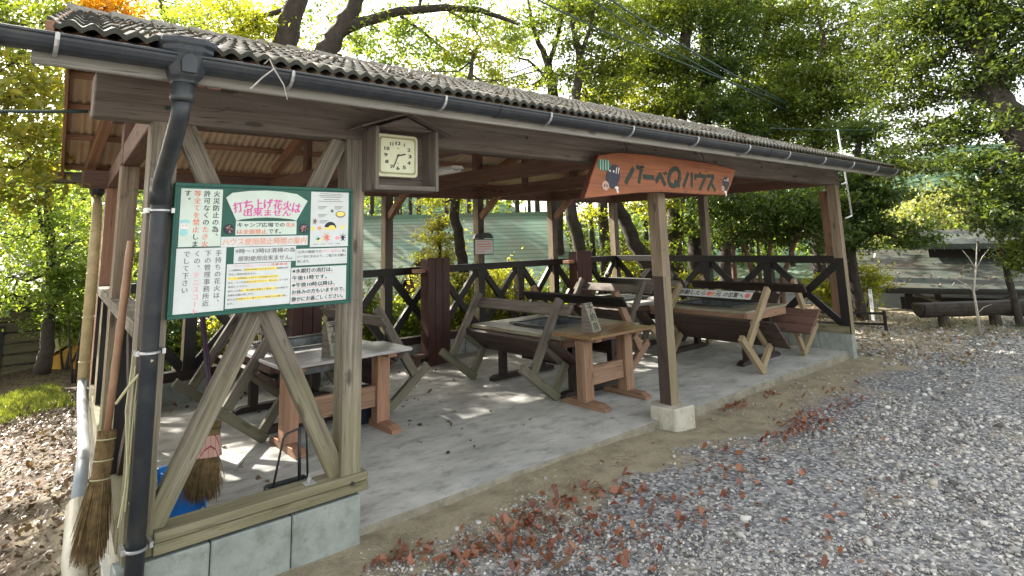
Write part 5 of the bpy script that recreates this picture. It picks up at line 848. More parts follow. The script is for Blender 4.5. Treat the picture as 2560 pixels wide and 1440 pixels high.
grill_table((6.44, 2.25, 0), 1.12, 1.4, .66, 'grey topped grill table at the back right corner of the shelter', 'whitetop')
def bench(loc, rz, tilt, length, lab, frame='grey', back='grey', seat='seat', over=.07, ret=False):
    """slatted bench tipped forward on its toes: local +x is the way it faces, y its length"""
    t = thing('bench', lab, 'bench', loc, rz, 'benches tipped forward against the grill tables')
    ca, sa = math.cos(tilt), math.sin(tilt)
    P = lambda u, y, v: Vector((-(u * ca) + v * sa, y, u * sa + v * ca))     # u back from the toe, v up from the foot
    def pl(name, mat, bars, par=t):
        m = MB()
        for a, b, w_, th, up in bars: m.beam(a, b, w_, th, up)
        return m.build(name, mat, par, .003)
    for y in (.1, length - .1):
        dy = Vector((0, 1, 0))
        pl('foot', frame, [(P(-.03, y, .042), P(.58, y, .042), .06, .082, P(0, 0, 1))])
        pl('leg', frame, [(P(.035, y - .002, .084), P(.055, y - .002, .385), .052, .075, P(-1, 0, 0))])
        pl('leg', frame, [(P(.415, y, .084), P(.495, y, .88), .054, .085, P(-1, 0, 0))])
        pl('bearer', frame, [(P(-.01, y + .052, .375), P(.45, y + .052, .385), .045, .055, P(0, 0, 1))])
    m = MB()
    for k in range(3): m.beam(P(.06 + k * .15, -over, .42), P(.06 + k * .15, length + over, .42), .142, .032, P(0, 0, 1))
    m.build('seat', seat, t, .004)
    m = MB(); m.beam(P(.428, -.05, .79), P(.428, length + .05, .79), .028, .135, P(0, 0, 1)); m.build('backrest', back, t, .004); t_P = P; return t if not ret else (t, P)
LF = 'bench tipped against the left of '
bench((3.79, 1.12, 0), 0, R(36.8), 1.6, 'grey weathered bench tipped against the near side of the worn pale grill table')
bench((5.0, 2.78, 0), math.pi, R(36), 1.62, 'bench with orange end frames tipped against the far side of the worn pale grill table', frame='orange', back='black')
bench((1.14, 2.0, 0), 0, R(38), 1.3, 'dark bench tipped against the near side of the sunlit grill table behind the notice panel', frame='grey', back='blackbrown')
bench((2.38, 3.3, 0), math.pi, R(38), 1.32, 'grey bench tipped beside the bleached side table on its far side', frame='grey')
BS, BP = bench((6.27, .17, 0), R(-3), R(47), 1.5, 'bench with pale end frame, long paper sign on its back and dark plank underside', frame='tan', back='blackbrown', over=.12, ret=True)
bench((7.68, 1.9, 0), math.pi, R(36), 1.62, 'bench showing three purplish brown seat planks at the right end of the shelter', frame='tan', back='blackbrown', seat='brown', over=.12)
bench((6.3, 1.95, 0), 0, R(40), 1.4, 'grey backed bench tipped against the rear right grill table seen past the front post', frame='grey', back='grey')
bench((7.68, 3.75, 0), math.pi, R(36), 1.6, 'dark bench in the back right corner behind the grey topped grill table', frame='blackbrown', back='black')
# reserved wedges
def wedge(loc, lab, inks):
    t = thing('reserved_sign', lab, 'sign', loc, R(8), 'reserved wedges on the side tables')
    m = MB(); m.prism([(-.07, 0), (.07, 0), (-.035, .285), (-.055, .285)], -Y, Z, (0, 0, 0), (.15, 0, 0)); m.build('block', 'grey', t, .003)
    n = Vector((0, -.285, 0)) + Vector((0, 0, 0)); a = Vector((0, -.07, 0)); U = X; V = Vector((0, .105, .285)).normalized()
    O = Vector((0, -.072, .004)); m = MB(); m.prism([(.008, .01), (.142, .01), (.142, .295), (.008, .295)], U, V, O, V.cross(U) * -.008, 0)
    nn = V.cross(U).normalized(); nn = nn if nn.y < 0 else -nn
    for k, ch in enumerate('予約席'): lay(m, ch, .03, .203 - k * .094, .12, .288 - k * .094, U, V, O + nn * .0085, 1 + inks[k], .012)
    m.build('face', ['tabletop', 'ink', 'inkgreen', 'inkteal'], t)['label'] = 'pale face with three painted characters'
wedge((3.86, .79, .7), 'wedge shaped sign with green writing on the light brown side table', (0, 1, 1))
wedge((1.5, 1.62, .7), 'wedge shaped sign with dark and teal writing on the bleached side table', (0, 0, 2))
# long paper sign pasted on the back board of that bench
m = MB(); U = -Y; V = BP(0, 0, 1); nn = BP(1, 0, 0); O = BP(.4435, 1.42, .728)
m.prism([(0, 0), (1.12, 0), (1.12, .122), (0, .122)], U, V, O, nn * -.001, 0); O2 = O + nn * .0015
lay(m, '移動したら', .03, .018, .45, .104, U, V, O2, 1, .012); lay(m, '元', .6, .02, .68, .102, U, V, O2, 1, .012); lay(m, 'の位置へ', .72, .02, 1.0, .102, U, V, O2, 1, .012)
for u, c in ((.5, 2), (.555, 3), (1.06, 2)): disc(m, O2 + U * u + V * .06, U, V, .036, .036, nn * .001, c, 12)
m.build('paper_sign', ['paper', 'ink', 'inkred', 'inkorange'], BS)['label'] = 'long white paper sign with black Japanese writing'
# upright red-brown panels along the rear railing
def upright(x, y, lab):
    t = thing('upright_panel', lab, 'panel', (x, y, 0), 0, 'dark red upright panels by the rear railing')
    m = MB()
    for k in range(3): m.box(.002 + k * .12, .118 + k * .12, 0, .04, .0, 1.42)
    m.build('front', 'redbox', t, .004)
    m = MB(); m.box(.005, .045, .041, .2, 0, 1.41); m.box(.316, .356, .041, .2, 0, 1.41); m.build('side', 'redbox', t, .003)
    m = MB(); m.box(-.14, .004, .06, .2, 1.22, 1.27); m.build('shelf', 'rafter', t, .003)
    m = MB(); m.box(-.16, .004, .06, .2, .1, .15); m.box(-.14, -.1, .07, .11, .0, .1); m.build('shelf', 'brown', t, .003)
upright(3.84, 3.64, 'dark red upright plank panel standing between the second and third rear posts')
upright(2.0, 3.66, 'dark red upright plank panel behind the sunlit grill table')
upright(6.76, 3.6, 'dark red upright plank panel near the rear right corner')
m = MB(); m.lathe([(.11, .0), (.15, .02), (.17, .27), (.18, .285), (.172, .29), (.162, .285), (.14, .03)], 18, 0); tag(m.build('tub', 'navy', smooth=True, loc=(2.02, 2.02, 0.004)), 'navy plastic tub under the bleached side table', 'tub')
# little notice on the second rear post
NT = thing('post_notice', 'small framed red lettered notice on a rear post', 'notice', (5.1, 4.0, 1.42))
m = MB(); m.box(-.19, .19, 0, .025, 0, .24); m.build('frame', 'brown', NT, .003)
m = MB(); m.box(-.175, .175, -.003, -.0005, .012, .228, 0)
for k, (a, b, c) in enumerate([(-.15, .12, 1), (-.15, .14, 2), (-.14, .14, 2), (-.15, .13, 1), (-.14, .02, 1)]): m.box(a, b, -.004, -.0031, .19 - k * .037, .19 - k * .037 + .013, c)
m.build('paper', ['paper', 'inkpink', 'inkred'], NT)
m = MB(); m.prism([(-.19, 0), (.19, 0), (.16, .06), (.1, .085), (-.1, .085), (-.16, .06)], X, Z, (0, .0, .25), (0, .05, 0)); m.tube([(0, .03, .33), (0, .03, .42)], .012, 6); m.build('hood', 'darksteel', NT)
# fluorescent fitting under the ties
FX = thing('lamp_fitting', 'white twin tube lamp fitting unlit under the roof ties', 'lamp', (2.95, 1.7, 2.37))
m = MB(); m.prism([(-.06, .06), (.06, .06), (.09, .03), (-.09, .03)], X, Z, (0, 0, 0), (0, 1.2, 0)); m.build('body', 'white', FX)
for s in (-.045, .045): m = MB(); m.tube([(s, .01, .012), (s, 1.19, .012)], .014, 8); m.build('tube', 'white', FX, smooth=True)
# ------------------------------------------------------------------ brooms and tools
def broom(loc, lab, top, grip, brush_top, tip, r0, r1, handle, straw, n=420, wrap=None, hr=.014, flare=.5):
    """points are relative to loc; the twigs are fine tubes fanned from the binding to the tip"""
    t = thing('broom', lab, 'broom', loc, 0)
    top, grip, bt, tip = map(Vector, (top, grip, brush_top, tip)); d = (tip - bt); ax = d.normalized(); sx = ax.cross(Y).normalized(); sy = sx.cross(ax)
    m = MB(); hp = [top + (grip - top) * k / 8 for k in range(9)] + [bt]; m.tube(hp, [hr * (1 + .12 * (k % 2)) for k in range(9)] + [hr * .9], 10); m.build('handle', handle, t, smooth=True)
    V = []; F = []
    for k in range(n):
        a = random.random() * 6.283; q = math.sqrt(random.random()); b0 = bt + (sx * math.cos(a) + sy * math.sin(a) * .6) * r0 * q - ax * random.uniform(0, .03)
        L_ = d.length * random.uniform(.72, 1.06); s1 = r1 * q * random.uniform(.7, 1.25)
        mid = bt + ax * L_ * .4 + (sx * math.cos(a) + sy * math.sin(a) * flare) * (r0 * .9 * q + .003)
        end = bt + ax * L_ + (sx * math.cos(a) + sy * math.sin(a) * flare) * s1 + Vector((random.uniform(-.008, .008),) * 3)
        w_ = random.uniform(.0014, .003); o = len(V); wn = (sx * math.sin(a) - sy * math.cos(a)) * w_; wm = (sx * math.cos(a) + sy * math.sin(a)) * w_
        for p, f in ((b0, 1), (mid, 1), (end, .5)): V += [p + wn * f, p - wn * .6 * f + wm * f, p - wn * .6 * f - wm * f]
        for lv in (0, 3):
            for q3 in range(3): F.append((o + lv + q3, o + lv + (q3 + 1) % 3, o + lv + 3 + (q3 + 1) % 3, o + lv + 3 + q3))
    npmesh('bristles', [tuple(v) for v in V], F, straw, t)
    m = MB()
    for f in (.02, .2, .36):
        c = bt + d * f; rr = r0 * (1.02 + .1 * f); m.tube([c + (sx * math.cos(a) + sy * math.sin(a) * .62) * rr for a in [2 * math.pi * k / 14 for k in range(15)]], .0035, 5)
    m.build('binding', 'twine' if wrap is None else 'strawdark', t)
    if wrap:
        m = MB(); o0 = bt + d * .12; o1 = bt + d * .42; n_ = 16
        vs = [o + (sx * math.cos(2 * math.pi * k / n_) + sy * math.sin(2 * math.pi * k / n_) * .62) * r for o, r in ((o0, r0 * 1.1), (o1, r0 * 1.0 + (r1 - r0) * .42 + .008)) for k in range(n_)]
        m.add(vs, [(k, (k + 1) % n_, n_ + (k + 1) % n_, n_ + k) for k in range(n_)]); m.build('wrap', 'wrap', t, smooth=True)
    return t
broom((-.2, .3, 0), 'tall brown bamboo broom with straw twigs leaning outside the front corner', (.02, .0, 1.69), (-.01, .0, .98), (-.022, 0, .73), (-.06, -.02, .2), .04, .072, 'bamboobrown', 'straw', 1200, hr=.018)
broom((.36, .75, 0), 'broom with dark purple handle and pink checked wrap inside the notice panel', (-.02, .25, 1.36), (.02, .02, .72), (.022, 0, .56), (-.02, -.03, .17), .06, .11, 'purple', 'straw', 1100, wrap=True, hr=.016)
broom((.02, .75, 0), 'small dark broom hanging just behind the front corner post', (-.02, 0, 1.1), (.0, 0, .8), (.005, 0, .72), (.0, 0, .42), .02, .04, 'navy', 'strawdark', 260, hr=.011)
DPN = thing('dustpan', 'long handled metal dustpan with bent wire handle behind the framed panel', 'dustpan', (.95, .9, 0))
m = MB(); m.tube([(-.125, 0, .02), (-.06, 0, .345), (-.04, 0, .37), (.07, 0, .392), (.1, 0, .38), (.12, 0, .03)], .008, 8); m.tube([(.05, .0, .385), (.06, 0, .05)], .012, 8); m.build('handle', 'darksteel', DPN, smooth=True)
m = MB(); m.box(-.14, .15, -.1, .12, .004, .016); m.box(-.14, -.13, -.1, .12, .017, .035); m.box(.14, .15, -.1, .12, .017, .035); m.box(-.129, .139, .11, .12, .017, .04); m.build('pan', 'darksteel', DPN, .002)
BB = thing('blue_scoop', 'bright blue plastic scoop on the concrete behind the mossy sill', 'scoop', (.33, 1.02, 0))
m = MB(); m.add([(-.14, 0, .0), (.1, .0, 0), (.12, .02, .3), (-.16, .02, .3), (-.14, .03, 0), (.1, .03, 0), (.12, .06, .3), (-.16, .06, .3)], [(0, 1, 2, 3), (5, 4, 7, 6), (3, 2, 6, 7), (1, 0, 4, 5), (0, 3, 7, 4), (2, 1, 5, 6)]); m.build('body', 'blue', BB, .006)
m = MB(); m.box(-.15, -.14, -.05, .0, .02, .28); m.box(.1, .11, -.05, .0, .02, .28); m.build('side', 'blue', BB, .002)
# white pipe frame near the right gable
PF = thing('pipe_frame', 'thin white stepped pipe bracket hanging beyond the right end of the roof', 'pipe', (9.55, .3, 0))
m = MB(); m.tube([(-.06, 0, 3.25), (.04, 0, 2.45), (.1, 0, 1.87)], .014, 8); m.tube([(.1, 0, 1.87), (-.16, 0, 1.83)], .014, 8); m.tube([(.045, 0, 2.4), (-.16, 0, 2.36)], .014, 8); m.build('tubes', 'white', PF, smooth=True)
PO = MB(); PO.beam((9.13, .42, -.2), (9.1, .44, 2.25), .16, .16, (0, 1, 0)); tag(PO.build('timber_pole', 'orange', bevel=.01), 'reddish brown timber pole standing just behind the last front post', 'pole')
# cables
def cable(nm, lab, pts, r, grp=None, sag=.0, n=26):
    m = MB(); P = []
    for k in range(len(pts) - 1):
        a, b = Vector(pts[k]), Vector(pts[k + 1])
        for q in range(n): t = q / n; p = a.lerp(b, t); p.z -= sag * 4 * t * (1 - t); P.append(p)
    P.append(Vector(pts[-1])); m.tube(P, r, 6); tag(m.build(nm, 'cable', smooth=True), lab, 'cable', grp)
g = 'overhead cables crossing above the roof'
cable('power_cable', 'lowest of three green overhead cables sweeping down over the roof', [(2.6, 2.6, 5.6), (7.5, 2.6, 4.89), (22.7, 2.6, 4.3)], .014, g, .12)
cable('power_cable', 'middle one of three green overhead cables sweeping down over the roof', [(3.2, 2.7, 6.35), (10.09, 2.6, 4.75), (20, 2.6, 4.0)], .014, g, .16)
cable('power_cable', 'topmost of three green overhead cables sweeping down over the roof', [(3.2, 2.7, 6.6), (10.12, 2.6, 4.95), (20, 2.6, 4.15)], .018, g, .16)
cable('power_cable', 'nearly level cable crossing the gap between the trees at right', [(11.2, 2.2, 3.75), (12.7, -.2, 3.54), (13.6, -5, 3.45)], .011, None, .05)
cable('lead_in_cable', 'black cable hanging from the left end of the front beam', [(-3.2, .3, 2.2), (-.44, .04, 2.31)], .008, None, .05)
# ------------------------------------------------------------------ huts beyond
def frame(org, ux):                                                  # local frame: u along the eave, v away, z up
    u = Vector((ux[0], ux[1], 0)).normalized(); v = Vector((-u.y, u.x, 0)); return org, u, v
def hutthing(name, lab, cat, org, ang): return thing(name, lab, cat, org, ang)
def sub(par, name, mat, fn, bevel=0):
    m = MB(); fn(m); return m.build(name, mat, par, bevel)
def slope(m, x0, x1, p0, p1, t=.06): m.quadbox(Vector((x0, p0[0], p0[1])), Vector((x1 - x0, 0, 0)), Vector((0, p1[0] - p0[0], p1[1] - p0[1])), Vector((0, 0, t)))
# green roofed hut behind the shelter
H = hutthing('green_roof_hut', 'low hut with long pale green shingle roof behind the rear railing', 'hut', (5.9, 7.55, -1.2), R(-36))
def rf(m): slope(m, -3.9, 3.6, (-.25, 1.7), (2.6, 3.42))
sub(H, 'roof', 'shinglegreen', rf)
sub(H, 'ridge_cap', 'shinglegreen', lambda m: m.box(-3.95, 3.65, 2.5, 2.75, 3.42, 3.52))
sub(H, 'roof', 'shinglegreen', lambda m: slope(m, -3.9, 3.6, (5.4, 1.7), (2.66, 3.42)))
sub(H, 'wall', 'cabin', lambda m: (m.box(-3.5, 3.3, .25, .4, 0, 1.8), m.box(-3.5, -3.35, .41, 4.9, 0, 1.9), m.box(3.15, 3.3, .41, 4.9, 0, 1.9)))
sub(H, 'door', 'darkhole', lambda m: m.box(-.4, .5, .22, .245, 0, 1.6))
sub(H, 'porch_gable', 'brown', lambda m: m.prism([(-.45, 1.9), (.45, 1.9), (0, 2.62)], X, Z, (.35, -.4, 0), (0, .1, 0)))
sub(H, 'porch_roof', 'fascia', lambda m: (m.beam((.35 - .6, .2, 1.8), (.35, .2, 2.72), 1.5, .05), m.beam((.35 + .6, .2, 1.8), (.35, .2, 2.722), 1.5, .05)))
# timber cabin and ochre box at far left
H = hutthing('timber_cabin', 'grey log walled cabin with dark doorway at the far left behind trees', 'cabin', (-.6, 11.6, -.85), R(-4))
def logs(m):
    for k in range(9): m.box(-2.4, 1.45, .0, .2, .02 + k * .2, .2 + k * .2)
    for k in range(9): m.box(1.2, 1.4, .21, 3, .02 + k * .2, .2 + k * .2)
sub(H, 'wall', 'cabin', logs, .02)
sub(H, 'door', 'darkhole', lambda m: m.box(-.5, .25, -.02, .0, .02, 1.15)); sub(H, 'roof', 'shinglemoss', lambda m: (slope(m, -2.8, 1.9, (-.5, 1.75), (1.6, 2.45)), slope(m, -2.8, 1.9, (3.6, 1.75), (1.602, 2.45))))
H = hutthing('storage_box', 'ochre plywood storage box with pale sloping cover beside the cabin', 'box', (.62, 11.0, -.62), R(-6))
sub(H, 'body', 'ochre', lambda m: m.prism([(-.28, 0), (.6, 0), (.6, .66), (.2, .62), (-.28, .3)], X, Z, (0, 0, 0), (0, .7, 0)))
sub(H, 'cover', 'ochrelight', lambda m: m.prism([(-.34, .34), (.17, .65), (.2, .74), (-.2, .76), (-.34, .7)], X, Z, (0, -.02, 0), (0, .74, 0)))
# mossy hut at right with raised clerestory roof
H = hutthing('mossy_roof_hut', 'dark low hut with mossy shingle roof and raised second roof at right', 'hut', (14.2, 2.0, -1.05), R(-71))
sub(H, 'roof', 'shinglemoss', lambda m: slope(m, -.1, 8.5, (0, 1.36), (2.3, 2.12)))
sub(H, 'roof', 'shinglemoss', lambda m: slope(m, -.1, 8.5, (5.6, 1.36), (3.2, 2.1)))
sub(H, 'clerestory_wall', 'hutwall', lambda m: m.box(1.55, 8.3, 1.75, 3.6, 1.7, 2.32))
sub(H, 'upper_roof', 'shinglemoss', lambda m: (slope(m, 1.2, 8.6, (1.4, 2.26), (2.6, 2.58)), slope(m, 1.2, 8.6, (4.0, 2.2), (2.601, 2.58)), m.box(1.2, 8.6, 1.38, 1.42, 2.2, 2.262)))
sub(H, 'fascia', 'hutwall', lambda m: m.box(-.1, 8.5, -.02, .02, 1.3, 1.37))
for x in (.9, 3.9, 6.9): sub(H, 'post', 'hutwall', lambda m: m.box(x, x + .15, .35, .5, 0, 1.5))
for x in (1.6, 5.3): sub(H, 'post', 'hutwall', lambda m: m.box(x, x + .13, 2.5, 2.63, 0, 1.9))
for a, b in (((1.05, .42), (2.9, .42)), ((2.9, .42), (1.05, .42))): sub(H, 'brace', 'grey', lambda m: m.beam((a[0], a[1] + .03 * (a[0] > 2), .5), (b[0], b[1] + .03 * (a[0] > 2), 1.28), .06, .08, (0, 1, 0)))
sub(H, 'sill', 'grey', lambda m: m.box(.8, 8.4, .38, .5, .36, .48)); sub(H, 'wall', 'hutwall', lambda m: m.box(.9, 8.3, 3.0, 3.1, 0, .95))
sub(H, 'table', 'hutwall', lambda m: (m.box(1.6, 7.5, 1.2, 2.2, .55, .62), m.box(2, 2.2, 1.4, 2, 0, .55), m.box(6, 6.2, 1.4, 2, 0, .55)), 0)
# white sided building low in the valley behind the right railing
H = hutthing('white_building', 'pale sided building glimpsed low between the stems behind the right railing', 'building', (17.5, 5.2, -3.2), R(-66))
sub(H, 'wall', 'whitewall', lambda m: [m.box(-4, 8, 0, .2, k * .25, k * .25 + .24) for k in range(14)])
sub(H, 'roof', 'shinglegreen', lambda m: slope(m, -4.4, 8.4, (-.5, 3.45), (2.6, 4.0)))
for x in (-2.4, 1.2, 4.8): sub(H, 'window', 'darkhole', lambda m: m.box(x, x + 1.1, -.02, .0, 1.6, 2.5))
# log bench, sapling, low rail
LB = thing('log_bench', 'thick halved log bench on stumps in front of the mossy hut', 'bench', (11.9, .12, -.1), R(-38))
m = MB(); pr = [(.17 * math.cos(a), .19 * min(math.sin(a), .3)) for a in [2 * math.pi * k / 16 for k in range(16)]]
m.prism(pr, Y, Z, (-.08, 0, .37), (2.75, 0, 0), 0); m.prism([(a * .9, b * .9) for a, b in pr], Y, Z, (-.08, 0, .37), (-.03, 0, 0), 0)
m.build('seat', 'bark_dark', LB, .02)
for x in (.35, 1.3, 2.2): m = MB(); m.tube([(x, 0, -.08), (x, 0, .26)], [.1, .09], 10); m.build('stump', 'bark', LB)
m = MB(); c = [(11.6, -.72, -.1), (11.58, -.73, .25), (11.6, -.72, .6), (11.66, -.78, .95), (11.7, -.85, 1.45)]; m.tube(c, [.022, .02, .016, .011, .005], 7)
for a, d, l in ((2, (-.5, .5, .5), .5), (2, (.55, -.6, .25), .45), (1, (.4, -.5, .4), .35), (3, (.3, -.4, .7), .5), (3, (-.3, .3, .8), .4)): p = Vector(c[a]); m.tube([p, p + Vector(d) * l * .5 + Z * .03, p + Vector(d) * l], [.009, .006, .002], 5)
tag(m.build('sapling', 'barkpale', smooth=True), 'thin pale leafless sapling in front of the mossy hut', 'sapling')
RF = thing('low_rail', 'low dark horizontal rail beside a white post beyond the last front post', 'rail', (10.9, 1.1, 0), R(-68))
for z in (.02, .2): m = MB(); m.tube([(-.9, 0, z), (.65, 0, z)], .022, 8); m.build('bar', 'hutwall', RF)
for x in (-.9, .62): m = MB(); m.box(x, x + .05, -.03, .03, -.2, .25); m.build('post', 'hutwall', RF)
m = MB(); m.box(12.1, 12.15, 1.0, 1.05, -.4, .52); tag(m.build('marker_post', 'white'), 'slim white post beyond the low dark rail', 'post')
# ------------------------------------------------------------------ plants
def leaf_cloud(C, size, flat=.0, rng=RNG):
    """C: Nx3 leaf positions -> bent pointed leaf blades, random attitude"""
    n = len(C); a = rng.uniform(0, 2 * np.pi, n); tilt = rng.normal(0, .55, n); s = size * rng.uniform(.45, 1.45, n)
    L = np.stack([np.cos(a) * np.cos(tilt), np.sin(a) * np.cos(tilt), np.sin(tilt) - .25], 1); L /= np.linalg.norm(L, axis=1)[:, None]
    up = rng.normal(0, .45, (n, 3)) + np.array([0, 0, 1.]); S = np.cross(L, up); S /= np.linalg.norm(S, axis=1)[:, None] + 1e-6; N_ = np.cross(S, L)
    wd = s * rng.uniform(.22, .32, n); b = C - L * (s / 2)[:, None]
    V = np.empty((n, 4, 3)); V[:, 0] = b; V[:, 1] = b + L * (s * .45)[:, None] + S * wd[:, None] + N_ * (wd * .35)[:, None]; V[:, 2] = b + L * s[:, None] - N_ * (s * .08)[:, None]; V[:, 3] = b + L * (s * .45)[:, None] - S * wd[:, None] + N_ * (wd * .35)[:, None]
    i = np.arange(n)[:, None] * 4
    F = np.concatenate([i + np.array([[0, 1, 2]]), i + np.array([[0, 2, 3]])], 1).reshape(-1, 3)
    return V.reshape(-1, 3), F
def crown_points(c, rx, rz, n):
    """leaves gather on sprays scattered through an uneven ellipsoid, so gaps stay between the sprays"""
    k = max(6, n // 34); d = RNG.normal(0, 1, (k, 3)); d /= np.linalg.norm(d, axis=1)[:, None]
    rad = RNG.uniform(.15, 1, k) ** .55; ctr = d * rad[:, None] * np.array([rx, rx, rz])
    axis = d * np.array([1, 1, .35]) + RNG.normal(0, .3, (k, 3)); axis /= np.linalg.norm(axis, axis=1)[:, None]
    w_ = RNG.integers(0, k, n); t = RNG.normal(0, 1, n); sp = .17 * rx + .06
    P = ctr[w_] + axis[w_] * (t * sp)[:, None] + RNG.normal(0, 1, (n, 3)) * np.array([.075, .075, .045]) * (.5 + rx * .6)
    P[:, 2] -= .10 * (t * sp) ** 2
    return P + np.array(c), ctr + np.array(c)
def plant(name, lab, cat, grp, lf, size, bark, trunks, crowns):
    b = trunks[0][0]; t = thing(name, lab, cat, (b[0], b[1], b[2]), 0, grp); off = Vector((b[0], b[1], b[2])); m = MB(); allp = []
    for tr in trunks:
        pts = [Vector(p[:3]) - off for p in tr]; rd = [p[3] for p in tr]
        fine = []; fr = []
        for k in range(len(pts) - 1):
            for q in range(4): s_ = q / 4; fine.append(pts[k].lerp(pts[k + 1], s_) + Vector((random.uniform(-1, 1), random.uniform(-1, 1), 0)) * rd[k] * .25 * (q > 0)); fr.append(rd[k] + (rd[k + 1] - rd[k]) * s_)
        fine.append(pts[-1]); fr.append(rd[-1]); m.tube(fine, fr, 9 if rd[0] > .05 else 6); allp += [(fine[k], fr[k]) for k in range(len(fine))]
    LV = []; LF_ = []; o = 0
    for (cx, cy, cz, rx, rz, n) in crowns:
        c = Vector((cx, cy, cz)) - off
        P, ctr = crown_points(c, rx, rz, int(n * LEAF)); V, F = leaf_cloud(P, size); LV.append(V); LF_.append(F + o); o += len(V)
        # a limb from the nearest lower point of the trunk into the clump, then twigs to some sprays
        best = min(allp, key=lambda q: (q[0] - c).length + (2.5 if q[0].z > c.z + .2 else 0))
        mid = best[0].lerp(c, .5) + Vector((random.uniform(-.15, .15), random.uniform(-.15, .15), -.12 * rx)); r0 = min(best[1] * .6, .012 + .02 * rx)
        m.tube([best[0], mid, c], [r0, r0 * .7, r0 * .35], 6)
        for q in RNG.choice(len(ctr), min(len(ctr), 7), replace=False):
            e = Vector(ctr[q]); s0 = mid.lerp(c, random.uniform(.4, 1)); m.tube([s0, s0.lerp(e, .5) + Vector((0, 0, .04)), e], [r0 * .4, r0 * .25, .003], 5, cap=False)
    m.build('trunk', bark, t, smooth=True)
    npmesh('crown', np.concatenate(LV), np.concatenate(LF_), lf, t)
LEAF = 2.5
for a in TREES: plant(a[0], a[1], a[2], a[3], a[4], a[5], a[6], a[7], a[8])
# the far wood that closes the view, one mass
LV = []; LF_ = []; MI = []; o = 0
for (cx, cy, cz, rx, rz, k) in MASS:
    P, _ = crown_points((cx, cy, cz), rx * 1.1, rz, 520); V, F = leaf_cloud(P, .2); LV.append(V); LF_.append(F + o); o += len(V); MI.append(np.full(len(F), k))
fw = npmesh('far_wood', np.concatenate(LV), np.concatenate(LF_), ['lf_mid', 'lf_light', 'lf_dark'], None, np.concatenate(MI)); tag(fw, kind='stuff')
m = MB()
for k in range(70):
    a = R(random.uniform(-8, 66)); d = random.uniform(17, 26); x, y = -.76 + d * math.sin(a), -3.45 + d * math.cos(a); z = float(gh(x, y)); l = random.uniform(-.04, .04); h_ = random.uniform(4, 9)
    m.tube([(x, y, z - .3), (x + l * 3, y, z + h_ * .4), (x + l * h_, y + l * 4, z + h_)], [.11, .085, .03], 6)
tag(m.build('far_trunks', 'bark_dark', smooth=True), kind='stuff')
# ------------------------------------------------------------------ gravel, litter, grass
def stones():
    n = 115000; th = RNG.uniform(R(12), R(93), n); u = RNG.random(n); r = 1.6 * (14 / 1.6) ** (u ** .85)
    x = -.76 + r * np.sin(th); y = -3.45 + r * np.cos(th)
    nz = np.sin(x * 2.1 + 1.3) * np.sin(y * 2.7 + x) * .5 + np.sin(x * 5.3 + y * 3.1) * .25 + RNG.normal(0, .18, n)
    edge = np.where(x < 2.2, -.3, -.44) - .16 * nz
    edge = np.where((x > 4.3) & (x < 8.2), edge - .35 - .25 * np.sin((x - 4.3) * .8), edge)
    edge = np.where(x > 8.6, 2.2 + nz, edge)
    keep = (y < edge) & (x > -1.0); stray = (y < -.03) & (x > .9) & (RNG.random(n) < .16) & ~keep; keep |= stray
    worn = (np.sin(x * .9 + 2 + .6 * y) * np.sin(y * 1.1 - .5 * x + 1) > .34) & (RNG.random(n) < .8); keep &= ~worn
    stray = stray[keep]; x, y, r = x[keep], y[keep], r[keep]; n = len(x)
    s = np.exp(RNG.normal(math.log(.0061), .48, n)) * np.clip(r / 4.2, .85, 2.1); s = np.clip(s, .005, .035) * np.where(stray, .6, 1)
    T = np.array([[i, j, k] for k in (-1, 1) for j in (-1, 1) for i in (-1, 1)], float)
    V = T[None] * RNG.uniform(.45, 1.05, (n, 8, 3)) * np.array([1, .8, .55]); a = RNG.uniform(0, 6.28, n); tl = RNG.normal(0, .4, n)
    ca, sa, ct, st = np.cos(a)[:, None], np.sin(a)[:, None], np.cos(tl)[:, None], np.sin(tl)[:, None]
    X1 = V[..., 0] * ct + V[..., 2] * st; Z1 = -V[..., 0] * st + V[..., 2] * ct; Y1 = V[..., 1]
    V = np.stack([X1 * ca - Y1 * sa, X1 * sa + Y1 * ca, Z1], 2) * s[:, None, None]
    V += np.stack([x, y, gh(x, y) + s * .25], 1)[:, None]
    Fq = np.array([[0, 2, 3, 1], [4, 5, 7, 6], [0, 1, 5, 4], [2, 6, 7, 3], [0, 4, 6, 2], [1, 3, 7, 5]])
    F = (np.arange(n)[:, None, None] * 8 + Fq[None]).reshape(-1, 4)
    m_, nt, N, L, b = newmat('crushed_stone'); ge = N.new('ShaderNodeNewGeometry')
    rp = ramp(N, L, ge.outputs['Random Per Island'], [(0, (.1, .097, .09)), (.25, (.25, .243, .23)), (.5, (.41, .397, .37)), (.7, (.55, .53, .485)), (.82, (.34, .29, .235)), (.9, (.55, .53, .49)), (1, (.72, .7, .66))])
    nn = noise(N, L, ge.outputs['Position'], 120, 2, .6); L.new(mixc(N, L, .25, rp.outputs[0], nn.outputs['Color'], 'OVERLAY'), b.inputs['Base Color']); b.inputs['Roughness'].default_value = .8; b.inputs['Specular IOR Level'].default_value = .3; M['stone'] = m_
    tag(npmesh('gravel', V.reshape(-1, 3), F, 'stone'), kind='stuff')
stones()
